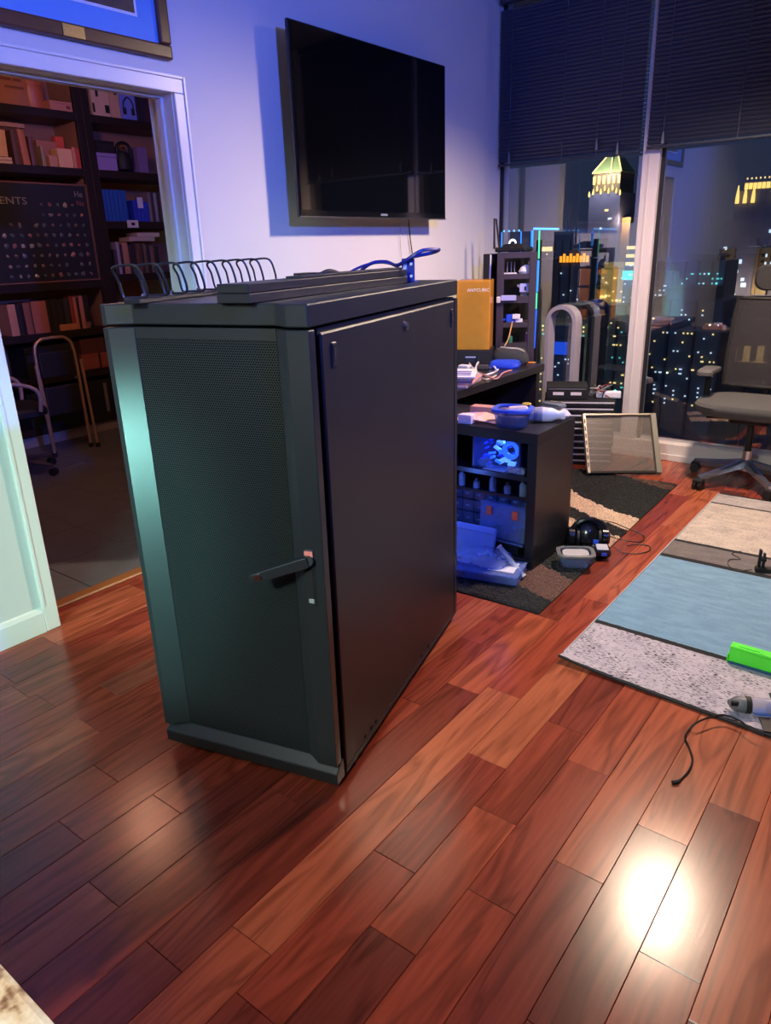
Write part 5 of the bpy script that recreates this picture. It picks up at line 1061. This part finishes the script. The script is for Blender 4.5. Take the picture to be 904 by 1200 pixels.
fq = [(j*(nx_+1)+i, j*(nx_+1)+i+1, (j+1)*(nx_+1)+i+1, (j+1)*(nx_+1)+i) for j in range(ny_) for i in range(nx_)]
fq += [tuple(q+nv for q in f[::-1]) for f in fq]
rim = [i for i in range(nx_+1)]+[j*(nx_+1)+nx_ for j in range(1, ny_+1)]+[ny_*(nx_+1)+i for i in range(nx_-1, -1, -1)]+[j*(nx_+1) for j in range(ny_-1, 0, -1)]
fq += [(rim[k], rim[k]+nv, rim[(k+1) % len(rim)]+nv, rim[(k+1) % len(rim)]) for k in range(len(rim))]
wfo = MB().add(vt, fq).build('woven_field', rug_mat(), rug, smooth=True)
ba = wfo.data.attributes.new('band', 'FLOAT', 'POINT')
bv = [RLN*(j/ny_)**1.5 for j in range(ny_+1) for i in range(nx_+1)]
ba.data.foreach_set('value', bv+bv)
MB().box(-0.004, 0.0, 0.06, RLN-0.02, 0.001, 0.0118).build('edge_binding', mat('rug_binding', (176, 172, 178), 0.8), rug)

# --- things on the rug
lime = mat('lime_plastic', (88, 236, 60), 0.35, var=0.05)
gr = thing('lime_bracket', 'bright lime green plastic channel piece lying on the rug', 'bracket', (-0.33, 2.545, 0.0078), math.radians(-2))
MB().prism([(-0.016, 0), (0.018, 0), (0.013, 0.052), (0.02, 0.053), (0.02, 0.064), (-0.02, 0.064), (-0.02, 0.053), (-0.013, 0.052)], -0.095, 0.24, 'x').build('channel', lime, gr, bevel=0.002)
MB().box(-0.10, -0.0955, -0.024, 0.024, 0.0, 0.03).build('end_tab', lime, gr, bevel=0.002)
MB().box(-0.07, 0.0, -0.01, 0.012, 0.0642, 0.067).build('raised_rib', lime, gr, bevel=0.001)
MB().box(-0.09, 0.24, -0.03, -0.0165, 0.0002, 0.004).build('lower_edge', mat('channel_blue_edge', (36, 70, 130), 0.4), gr)
tu = thing('flashlight', 'clear barrelled torch with black rings lying on the rug near its edge', 'torch', (-0.34, 2.225, 0.037), math.radians(24))
Rx = Matrix.Rotation(PI/2, 4, 'Y')
MB(Rx).lathe([(0.006, -0.014), (0.012, -0.012), (0.02, 0.0), (0.0255, 0.008), (0.0255, 0.034)], 20).build('tail_cap', greyp, tu, smooth=True)
MB().box(-0.012, 0.01, -0.024, -0.012, 0.004, 0.02).build('tail_lug', rdark, tu, bevel=0.002); MB().box(-0.014, 0.008, 0.006, 0.018, -0.012, 0.004).build('tail_lug', rdark, tu, bevel=0.002)
MB(Rx).lathe([(0.0275, 0.0345), (0.0275, 0.05)], 20).build('ring', blk, tu, smooth=True)
MB(Rx).lathe([(0.025, 0.0505), (0.025, 0.26)], 22).build('barrel', see_through('torch_clear', (205, 200, 214), 0.45, 0.08), tu, smooth=True)
MB(Rx).lathe([(0.0185, 0.1), (0.0185, 0.135)], 16).build('blue_core', bluep, tu, smooth=True)
MB().box(0.09, 0.26, -0.004, 0.004, 0.019, 0.024).build('white_stripe', mat('stripe_white', (235, 232, 236), 0.4), tu)
MB().box(0.06, 0.26, -0.016, 0.012, -0.0235, -0.017).build('blue_base', mat('torch_blue', (60, 110, 220), 0.3), tu)
strap = [Vector((0.085, -0.03, -0.024)), Vector((0.088, -0.06, -0.024)), Vector((0.085, -0.10, -0.027))]
MB().add([tuple(p+Vector((dx, 0, dz))) for p in strap for dx in (-0.016, 0.016) for dz in (0, 0.004)], [(0, 2, 6, 4), (4, 6, 10, 8), (1, 5, 7, 3), (5, 9, 11, 7), (0, 4, 5, 1), (4, 8, 9, 5), (2, 3, 7, 6), (6, 7, 11, 10), (0, 1, 3, 2), (8, 10, 11, 9)]).build('strap', blk, tu)
MB().box(0.135, 0.17, 0.026, 0.12, -0.027, -0.022).build('strap', blk, tu)
ce = [onz(u, v, 0.004) for u, v in ((795, 917), (801, 911), (808, 903), (812, 890), (808, 876), (803, 865), (808, 855))]
ce += [onz(u, v, 0.03) for u, v in ((818, 846), (835, 840), (850, 838), (868, 845), (880, 855), (895, 862))]
pl = thing('power_lead', 'black lead trailing from the torch off the rug onto the hardwood', 'cable')
MB().tube(curve(ce, 5), 0.0032, 6).build('lead', cbl, pl, smooth=True)
MB().tube([ce[0]+Vector((0, 0, 0.002)), ce[0]+Vector((-0.012, -0.012, 0.002))], 0.0062, 8).build('plug', cbl, pl, smooth=True)
sd = thing('clamp_stand', 'small black clamp stand on the rug grey band', 'stand', (-0.50, 3.41, 0.0075), 0.3)
MB().box(-0.012, 0.0, -0.012, 0.012, 0.0, 0.105).build('upright', blk, sd, bevel=0.003); MB().box(0.006, 0.016, -0.01, 0.01, 0.0, 0.09).build('upright', blk, sd, bevel=0.003)
MB().box(-0.02, 0.16, -0.02, 0.015, 0.0, 0.022).build('foot', blk, sd, bevel=0.004)
MB().tube([(-0.01, 0.0, 0.06), (0.02, 0.0, 0.06)], 0.012, 10).build('clamp_knob', blk, sd)
cable('thin_wire', [(-0.53, 3.40, 0.012), (-0.58, 3.36, 0.009), (-0.63, 3.40, 0.009), (-0.64, 3.47, 0.009), (-0.60, 3.50, 0.009), (-0.65, 3.55, 0.009), (-0.62, 3.6, 0.009)], 0.002, mat('wire_dark', (44, 40, 44), 0.5), 'thin dark wire straying from the small clamp stand on the rug')

# ================================================================== OFFICE CHAIR
alum = mat('chair_aluminium', (176, 176, 190), 0.22, metal=0.9, var=0.05)
fabric = mat('chair_seat_fabric', (74, 74, 76), 0.9, var=0.18, scale=120, bump=0.2)
oc = thing('office_chair', 'grey mesh office chair on five star metal base beside the window', 'chair', (-0.865, 4.755, 0), 0.0)
for i in range(5):
    a_ = math.radians(-126+72*i); c1, s1 = math.cos(a_), math.sin(a_)
    rings = []
    for r_, z, w_, h_ in ((0.03, 0.125, 0.03, 0.028), (0.14, 0.105, 0.024, 0.02), (0.34, 0.075, 0.017, 0.014)):
        rings.append([(r_*c1-s1*w_*x, r_*s1+c1*w_*x, z+h_*q) for x, q in ((1, -0.6), (0.8, 0.8), (0, 1), (-0.8, 0.8), (-1, -0.6))])
    MB().loft(rings).build('base_leg', alum, oc, smooth=True)
    for s_ in (-1, 1):
        MB(T(0.335*c1, 0.335*s1, 0.029) @ Rz(a_+0.4) @ T(0, s_*0.017, 0)).tube([(0, -0.011, 0), (0, 0.011, 0)], 0.028, 14).build('caster_wheel', blk, oc, smooth=True)
    MB(T(0.335*c1, 0.335*s1, 0.0) @ Rz(a_+0.4)).box(-0.022, 0.024, -0.03, 0.03, 0.045, 0.066).build('caster_hood', blk, oc, bevel=0.004)
MB().lathe([(0.036, 0.085), (0.036, 0.15), (0.028, 0.155), (0.028, 0.21)], 16).build('hub', alum, oc, smooth=True)
MB().lathe([(0.02, 0.2105), (0.02, 0.40)], 14).build('gas_lift', blk, oc, smooth=True)
MB().box(-0.11, 0.11, -0.09, 0.10, 0.385, 0.43).build('tilt_mechanism', blk, oc, bevel=0.01)
MB().tube([(-0.1, 0, 0.40), (-0.26, -0.01, 0.392)], 0.007, 8).build('tilt_lever', blk, oc, smooth=True)
def seat_ring(s_, z, dz=0): return [(p[0], p[1]-0.02, z+dz*(1 if p[1] < -0.15 else 0)) for p in rrect(0.62*s_, 0.50*s_, 0.17, 6)]
MB().loft([seat_ring(0.72, 0.432), seat_ring(0.9, 0.445), seat_ring(0.985, 0.475), seat_ring(1.0, 0.50), seat_ring(0.96, 0.518), seat_ring(0.7, 0.524)]).build('seat', fabric, oc, smooth=True)
# mesh back with frame
meshm = see_through('chair_mesh_grey', (46, 44, 50), 0.62, 0.8)
def back_pt(u, v):   # u -1..1, v 0..1
    return (0.25*u*(1-0.10*(v-0.4)**2), 0.235+0.10*v-0.05*(1-u*u)*0.8+0.02, 0.56+0.52*v)
nu, nvv = 10, 10
vb = [back_pt(-1+2*i/nu, j/nvv) for j in range(nvv+1) for i in range(nu+1)]
k0 = len(vb); vb += [(x, y+0.004, z) for x, y, z in vb]
fb = [(j*(nu+1)+i, j*(nu+1)+i+1, (j+1)*(nu+1)+i+1, (j+1)*(nu+1)+i) for j in range(nvv) for i in range(nu)]; fb += [tuple(q+k0 for q in f[::-1]) for f in fb]
MB().add(vb, fb).build('mesh_back', meshm, oc, smooth=True)
lp_ = [back_pt(-1, j/8) for j in range(9)]+[back_pt(-1+2*i/8, 1) for i in range(1, 9)]+[back_pt(1, j/8) for j in range(7, -1, -1)]+[back_pt(1-2*i/8, 0) for i in range(1, 8)]
MB().tube([(x, y+0.006, z) for x, y, z in lp_], 0.012, 8, True).build('back_frame', blk, oc, smooth=True)
MB().tube(curve([(0, 0.06, 0.40), (0, 0.24, 0.42), (0, 0.31, 0.56), (0, 0.32, 0.8), (0, 0.37, 1.10), (0, 0.36, 1.22)], 5), 0.018, 8).build('spine', blk, oc, smooth=True)
MB().box(-0.2, 0.2, 0.265, 0.285, 0.60, 0.70).build('lumbar_pad', blk, oc, bevel=0.008)
MB().loft([[(p[0], 0.30+0.02*(1-(p[0]/0.16)**2)*-1+y, 1.205+p[1]) for p in rrect(0.31*s_, 0.15*s_, 0.06, 5)] for s_, y in ((0.9, 0.0), (1, 0.012), (1, 0.035), (0.9, 0.045))]).build('headrest', mat('headrest_black', (36, 36, 42), 0.7), oc, smooth=True)
for s_ in (-1, 1):
    MB().tube(curve([(s_*0.2, 0.05, 0.43), (s_*0.27, 0.05, 0.45), (s_*0.288, 0.05, 0.50), (s_*0.288, 0.05, 0.655)], 5), 0.02, 8).build('arm_post', blk, oc, smooth=True)
    MB().loft([[(s_*0.28+p[0], 0.01+p[1], z) for p in rrect(0.095*q, 0.25*q, 0.035)] for q, z in ((0.9, 0.655), (1, 0.662), (1, 0.68), (0.9, 0.69))]).build('arm_pad', mat('arm_pad_grey', (84, 82, 84), 0.6), oc, smooth=True)

# ================================================================== GRANITE COUNTER
gm = mat('granite', (200, 176, 146), 0.18, var=0.5, scale=55)
def granite():
    t = gm.node_tree; b = t.nodes['Principled BSDF']; tc = nd(t, 'ShaderNodeTexCoord')
    n = nd(t, 'ShaderNodeTexNoise'); n.inputs['Scale'].default_value = 48; n.inputs['Detail'].default_value = 5; t.links.new(tc.outputs['Object'], n.inputs['Vector'])
    cr = nd(t, 'ShaderNodeValToRGB'); e = cr.color_ramp.elements
    for i, (p, c) in enumerate([(0.28, (50, 40, 36)), (0.7, (240, 222, 196)), (0.36, (150, 112, 82)), (0.45, (214, 182, 146)), (0.58, (232, 214, 190))]):
        el = e[i] if i < 2 else e.new(p); el.position = p; el.color = (*lin(c), 1)
    t.links.new(n.outputs[0], cr.inputs[0]); t.links.new(cr.outputs[0], b.inputs['Base Color'])
granite()
kc = thing('kitchen_counter', 'speckled beige granite counter edge at the bottom left corner', 'counter')
MB().box(-2.1, -0.40, -1.0, 0.146, 0.865, 0.90).build('granite_top', gm, kc, bevel=0.006, seg=2)
MB().box(-2.05, -0.46, -0.98, -0.56, 0.0, 0.8645).build('base_unit', mat('counter_base_grey', (96, 92, 90), 0.5), kc, bevel=0.004)

# ceiling spot fixture that throws the warm light (just above the frame)
fx = thing('ceiling_spotlight', 'small white ceiling spotlight above the floor near the windows', 'lamp', LAMP)
MB().lathe([(0.045, 0.10), (0.062, 0.09), (0.075, 0.03), (0.07, 0.03), (0.055, 0.085)], 20).build('shade', trimw, fx, smooth=True)
MB().tube([(0, 0, 0.10), (0, 0, CEIL-LAMP[2]-0.001)], 0.008, 8).build('stem', trimw, fx)

# ================================================================== CITY OUTSIDE
GZ = -95.0
struct(MB().add([(-1500, 60, GZ), (1500, 60, GZ), (1500, 2200, GZ), (-1500, 2200, GZ)], [(0, 1, 2, 3)]).build('ground', mat('city_ground_dark', (26, 30, 36), 0.9, var=0.4, scale=0.02)))
WARM, COOL, TEAL, GOLD, AMB = (glow('window_warm', (255, 214, 140), 1.5), glow('window_cool', (205, 225, 240), 1.2), glow('window_teal', (110, 225, 215), 0.9), glow('flood_gold', (255, 206, 110), 1.7), glow('flood_orange', (255, 150, 40), 2.2))
def facade(name, col): return mat('facade_'+name, col, 0.5, var=0.12, scale=0.15)
rcg = random.Random(21)
def windows(t, x0, x1, z0, z1, y, dens, m, wx=1.6, wz=1.5, px=3.2, pz=3.6, rows=None, side=None):
    mb = MB(); z = z0; r_ = 0
    while z < z1-wz:
        x = x0
        on = rcg.random()
        while x < x1-wx:
            if rcg.random() < dens*(2.2 if on > 0.8 else 0.7):
                l_ = wx*(1 if rcg.random() < 0.8 else 1.9)
                mb.box(x, min(x+l_, x1-0.2), y-0.3, y-0.05, z, z+wz)
            x += px
        z += pz; r_ += 1
    if mb.v:
        o = mb.build('lit_windows', m, t); o['kind'] = 'stuff'
def tower(label, u0, u1, v0, Y, col, depth=None, win=((0.08, 'w'),), name='office_tower', mull=True, vb=470):
    a_, b_ = ony(u0, v0, Y), ony(u1, v0, Y); top = (a_.z+b_.z)/2; x0, x1 = a_.x, b_.x
    d = depth or (x1-x0)
    t = thing(name, label, 'building', ((x0+x1)/2, Y+d/2, GZ)); hw_ = (x1-x0)/2
    H_ = top-GZ
    col = tuple(min(255, int(c*2.0)) for c in col); m = facade('%02x%02x%02x' % col, col)
    MB().box(-hw_, hw_, -d/2, d/2, 0, H_).build('shaft', m, t)
    MB().box(-hw_*0.55, hw_*0.55, -d/3, d/3, H_+0.01, H_+min(4, H_*0.03)).build('roof_plant', m, t)
    if mull:
        n = max(3, int(2*hw_/5))
        mb = MB()
        for i in range(n+1): mb.box(-hw_+2*hw_*i/n-0.25, -hw_+2*hw_*i/n+0.25, -d/2-0.5, -d/2-0.01, 0, H_)
        o = mb.build('facade_fins', facade('fin', tuple(int(c*0.8) for c in col)), t); o['kind'] = 'stuff'
    zlo = max(0, ony(u0, vb, Y).z-GZ)
    for dn_, k in win:
        q = Y/330; windows(t, -hw_+0.8*q, hw_-0.5*q, zlo, H_-3*q, -d/2-0.5, dn_*(1.7 if Y < 260 else 2.2), {'w': WARM, 'c': COOL, 't': TEAL}[k], 0.62*q, 0.6*q, 1.7*q, 1.9*q)
    t['hw'] = hw_; t['H'] = H_; t['d'] = d
    return t
def flood(t, loc, e, col):
    o = light('POINT', 'flood_lamp', loc, e, col, shadow_soft_size=1.0); o.parent = t; return o

# tower with lit pyramid roof
Y1 = 620.0
def p1(u, v): return ony(u, v, Y1)
cxp = p1(710, 215).x; sc_ = Y1/ F_PX*1.08
t = thing('pyramid_tower', 'tall dark tower with glowing green pyramid roof and gold lanterns', 'building', (cxp, Y1+18, GZ))
z_sh, z_eave, z_top = p1(708, 226).z-GZ, p1(708, 202).z-GZ, p1(708, 183).z-GZ
hs_ = (p1(733, 230).x-p1(689, 230).x)/2*0.82
fd = facade('pyr', (110, 108, 150))
MB().box(-hs_, hs_, -18, 18, 0, z_sh).build('shaft', fd, t)
MB().box(-hs_*0.86, hs_*0.86, -16, 16, z_sh+0.01, z_eave).build('upper_stage', facade('pyr2', (120, 100, 84)), t)
he = hs_*0.93
copper = mat('copper_roof_green', (150, 168, 118), 0.6, var=0.15, scale=0.3)
MB().loft([[(sx*he, sy*17, z_eave) for sx, sy in ((-1, -1), (1, -1), (1, 1), (-1, 1))], [(sx*he*0.42, sy*7, z_top) for sx, sy in ((-1, -1), (1, -1), (1, 1), (-1, 1))]]).build('pyramid_roof', copper, t)
for sx in (-1, 1): MB().tube([(sx*he, -17.3, z_eave), (sx*he*0.42, -7.2, z_top)], 0.55, 5).build('ridge_light', WARM, t)
MB().tube([(he*0.1, -10, z_top-1), (he*0.28, -17, z_eave)], 0.5, 5).build('ridge_light', WARM, t)
MB().tube([(-he, -17.5, z_eave), (he, -17.5, z_eave)], 0.6, 5).build('eave_light', GOLD, t)
for i in range(6):
    x = -hs_*0.8+1.6*hs_*i/5
    MB().box(x-0.9, x+0.9, -16.9, -16.05, z_eave-8.5, z_eave-2.5).build('lantern', GOLD, t)
for i in range(9):
    x = -hs_*1.0+2.0*hs_*i/8
    MB().lathe([(0.6, 0), (0.8, 1.5), (0.2, 4.2)], 6, (x, -18.9, z_sh+1.5-(4 if i in (0, 8) else 0)-2.5*(i % 2))).build('lantern', GOLD, t)
windows(t, -hs_+1, hs_-1, z_sh-60, z_sh-12, -18.2, 0.05, COOL); windows(t, -hs_+1, hs_-1, z_sh-14, z_sh-11, -18.2, 0.5, WARM)
flood(t, (0, -36, z_eave+2), 85000, (1.0, 0.95, 0.78))
MB().box(hs_*1.0, hs_*1.55, -10, 10, 0, p1(738, 254).z-GZ).build('annex', facade('annex', (176, 140, 96)), t)
flood(t, (hs_*1.25, -20, p1(738, 258).z-GZ), 16000, (1.0, 0.75, 0.4))

# crowned tower on the right
Y2 = 400.0
def p2(u, v): return ony(u, v, Y2)
c2 = p2(902, 250).x
t = thing('crowned_tower', 'stepped tower with gold lit crown and pilasters behind the office chair', 'building', (c2, Y2+16, GZ))
zc, zs1, zs2, zs3 = [p2(890, v).z-GZ for v in (212, 222, 256, 290)]
fd = facade('crown', (120, 120, 160)); tan = facade('crown_tan', (132, 112, 92))
hw1, hw2, hw3 = c2-p2(871, 215).x, c2-p2(860, 240).x, c2-p2(846, 290).x
MB().box(-hw1, hw1, -12, 12, zs1, zc).build('crown_stage', fd, t); MB().box(-hw2, hw2, -14, 14, zs2, zs1-0.01).build('upper_stage', fd, t); MB().box(-hw3, hw3, -16, 16, 0, zs2-0.01).build('shaft', fd, t)
for i in range(14):
    x = -hw1+2*hw1*(i+0.5)/14
    MB().box(x-0.7, x+0.7, -12.8, -12.05, zs1+0.6, zc-0.4).build('crown_light', GOLD, t)
    MB().lathe([(0.4, 0), (0.3, 0.8)], 5, (x, -12, zc+1.2)).build('parapet_light', WARM, t)
for x in (-hw2*0.93, -hw2*0.72, -hw2*0.5, hw2*0.1, hw2*0.5): MB().lathe([(0.9, 0), (0.8, 3), (0.2, 8)], 6, (x, -15, p2(890, 237).z-GZ)).build('lantern', GOLD, t)
for x in (-hw3*0.94, -hw3*0.70, -hw3*0.12, hw3*0.14): MB().box(x-0.7, x+0.7, -17.4, -16.05, p2(890, 345).z-GZ, zs3).build('pilaster', tan, t)
for x in (-hw3*0.82, 0.0):
    mb = MB()
    for k in range(6): mb.box(x-0.7, x+0.7, -16.6, -16.1, p2(890, 336-7*k).z-GZ, p2(890, 333-7*k).z-GZ)
    mb.build('dark_openings', facade('openings', (16, 14, 14)), t)['kind'] = 'stuff'
    MB().box(x-2.8, x+2.8, -16.3, -16.02, p2(890, 345).z-GZ, zs3).build('pilaster_panel', tan, t)
    flood(t, (x, -24, p2(890, 342).z-GZ), 5500, (1.0, 0.72, 0.35))
MB().box(-2, 2, -2, 2, zc, zc+1.0).build('mast_base', fd, t); MB().tube([(-4, 0, zc), (-4, 0, zc+7)], 0.3, 5).build('mast', fd, t); MB().lathe([(0.5, 0), (0.4, 1)], 6, (-4, 0, zc+7)).build('beacon', glow('beacon_red', (255, 120, 100), 1.2), t)
windows(t, -hw3+1, hw3-1, zs3-26, zs2-4, -16.2, 0.1, COOL); windows(t, -hw2+1, hw2-1, zs2+2, zs1-10, -14.2, 0.08, WARM); windows(t, -hw3*0.6, -hw3*0.2, zs3-36, zs3-2, -16.2, 0.3, COOL, wx=2.4, wz=2)

b = tower('dark glass block with orange lit parapet left of the fan', 657, 692, 303, 260, (44, 48, 62), win=((0.05, 'c'),))
for i in range(9): MB().box(-b['hw']+2*b['hw']*(i+0.1)/9, -b['hw']+2*b['hw']*(i+0.75)/9, -b['d']/2-0.9, -b['d']/2-0.52, b['H']-1.2, b['H']+0.9+0.8*(i % 2)).build('parapet_flood', AMB, b)
b = tower('office slab with bright stacked floors behind the light strips', 632, 689, 281, 420, (50, 58, 76), win=((0.03, 'w'),))
for k in range(9): MB().box(-b['hw'], -b['hw']+9+4*(k % 3), -b['d']/2-0.9, -b['d']/2-0.52, b['H']-6-7.5*k, b['H']-3.6-7.5*k).build('bright_floor', WARM, b)
b = tower('flat tan tower near the window mullion', 697, 738, 315, 330, (150, 112, 70), win=((0.10, 'w'), (0.04, 'c')), mull=False)
flood(b, (-4, -b['d']/2-22, b['H']-2), 4500, (1.0, 0.7, 0.35))
for v_ in (349, 358): MB().box(-b['hw']*0.95, -b['hw']*0.2, -b['d']/2-0.6, -b['d']/2-0.1, ony(715, v_, 330).z-GZ, ony(715, v_-1.8, 330).z-GZ).build('lit_ledge', WARM, b)
b = tower('slim tower with teal glowing crown beside the mullion', 733, 748, 300, 300, (62, 74, 92), win=((0.12, 'c'),), mull=False)
MB().box(-b['hw']-0.4, b['hw']+0.4, -b['d']/2-0.4, b['d']/2, b['H']-9, b['H']-5.5).build('teal_band', glow('teal_crown', (70, 225, 215), 1.3), b)
for k in range(3): MB().box(-b['hw']*0.8, b['hw']*0.8, -b['d']/2-0.4, -b['d']/2-0.05, b['H']+0.5+3*k-4, b['H']+1.7+3*k-4).build('lit_floor', WARM, b)
YR = 190.0; q_ = ony(695, 352, YR); rr_ = (ony(709, 380, YR).x-ony(682, 380, YR).x)/2
t = thing('round_tower', 'pale blue rounded tower between the fan and the mullion', 'building', (q_.x, YR+rr_, GZ))
MB().lathe([(rr_, 0), (rr_, q_.z-GZ-3), (rr_*0.85, q_.z-GZ-1), (rr_*0.5, q_.z-GZ)], 24).build('shaft', facade('round', (96, 116, 168)), t, smooth=True)
mb = MB()
for i in range(12):
    a_ = -PI/2+0.2*(i-6); mb.tube([((rr_+0.1)*math.cos(a_), (rr_+0.1)*math.sin(a_), 0), ((rr_+0.1)*math.cos(a_), (rr_+0.1)*math.sin(a_), q_.z-GZ-3)], 0.12, 4)
mb.build('facade_fins', facade('fin_blue', (70, 88, 140)), t)['kind'] = 'stuff'
mb = MB()
for i in range(40):
    a_ = -PI/2+rcg.uniform(-1.1, 1.1); z = q_.z-GZ-5-30*rcg.random(); mb.lathe([(0.22, 0), (0.22, 0.35)], 5, ((rr_+0.2)*math.cos(a_), (rr_+0.2)*math.sin(a_), z))
mb.build('lit_windows', COOL, t)['kind'] = 'stuff'
tower('low block of warm lit rooms seen through the fan loop', 636, 690, 372, 150, (66, 66, 62), win=((0.35, 'w'), (0.1, 't')), mull=False)
b = tower('low building with blue lit wall seen through the fan loop', 640, 672, 398, 125, (40, 46, 60), win=((0.03, 'c'),), mull=False)
MB().box(-b['hw']*0.7, b['hw']*0.6, -b['d']/2-0.3, -b['d']/2-0.02, b['H']-2.6, b['H']-0.4).build('blue_lit_wall', glow('wall_glow_blue', (40, 90, 240), 0.8), b)  # glowing panel stands in for blue light falling on the wall
tower('dark block with scattered lights left of the mullion', 690, 742, 368, 210, (52, 58, 60), win=((0.07, 'w'), (0.05, 't')))
tower('far grey tower rising between the slab and the tan tower', 676, 700, 290, 700, (74, 76, 104), win=((0.12, 'c'),), mull=False)
tower('narrow dark tower just right of the mullion', 764, 790, 318, 240, (48, 54, 74), win=((0.10, 'c'),))
tower('wide block with teal lit windows right of the mullion', 790, 852, 306, 330, (44, 60, 74), win=((0.16, 't'), (0.06, 'c')))
tower('low dark block below the teal lit windows', 756, 850, 352, 170, (42, 48, 58), win=((0.05, 'c'), (0.03, 'w')))
b = tower('low hall with bright gold lit bays seen through the chair back', 832, 935, 392, 205, (56, 54, 62), win=((0.02, 'w'),))
for i, u in enumerate((843, 860, 876, 892)):
    x = ony(u, 415, 205).x-b.location.x
    MB().box(x-0.8, x+0.8, -b['d']/2-0.7, -b['d']/2-0.52, ony(u, 423, 205).z-GZ, ony(u, 405, 205).z-GZ).build('lit_bay', GOLD, b)
    MB().box(x-1.5, x+1.5, -b['d']/2-0.7, -b['d']/2-0.52, ony(u, 425.5, 205).z-GZ, ony(u, 423.3, 205).z-GZ).build('lit_step', GOLD, b)
tower('mid height block with lit rows above the gold lit hall', 846, 935, 360, 260, (50, 54, 74), win=((0.12, 'w'), (0.08, 'c')))
tower('far dark tower at the right of the crowned tower', 930, 990, 240, 460, (50, 54, 80), win=((0.06, 'c'),))
tower('grey tower behind the shelf tower', 575, 630, 305, 350, (48, 52, 70), win=((0.10, 'c'),))
mb = MB()
for i in range(420):
    y = rcg.uniform(110, 500); x = rcg.uniform(-0.85, 0.1)*y
    mb.lathe([(0.35, 0), (0.35, 0.6)], 5, (x, y, GZ+rcg.uniform(4, 26)))
o = tag(mb.build('street_lights', glow('street_light', (255, 220, 160), 2.5)), 'scattered street lights glowing between the city buildings', 'street light'); o['kind'] = 'stuff'
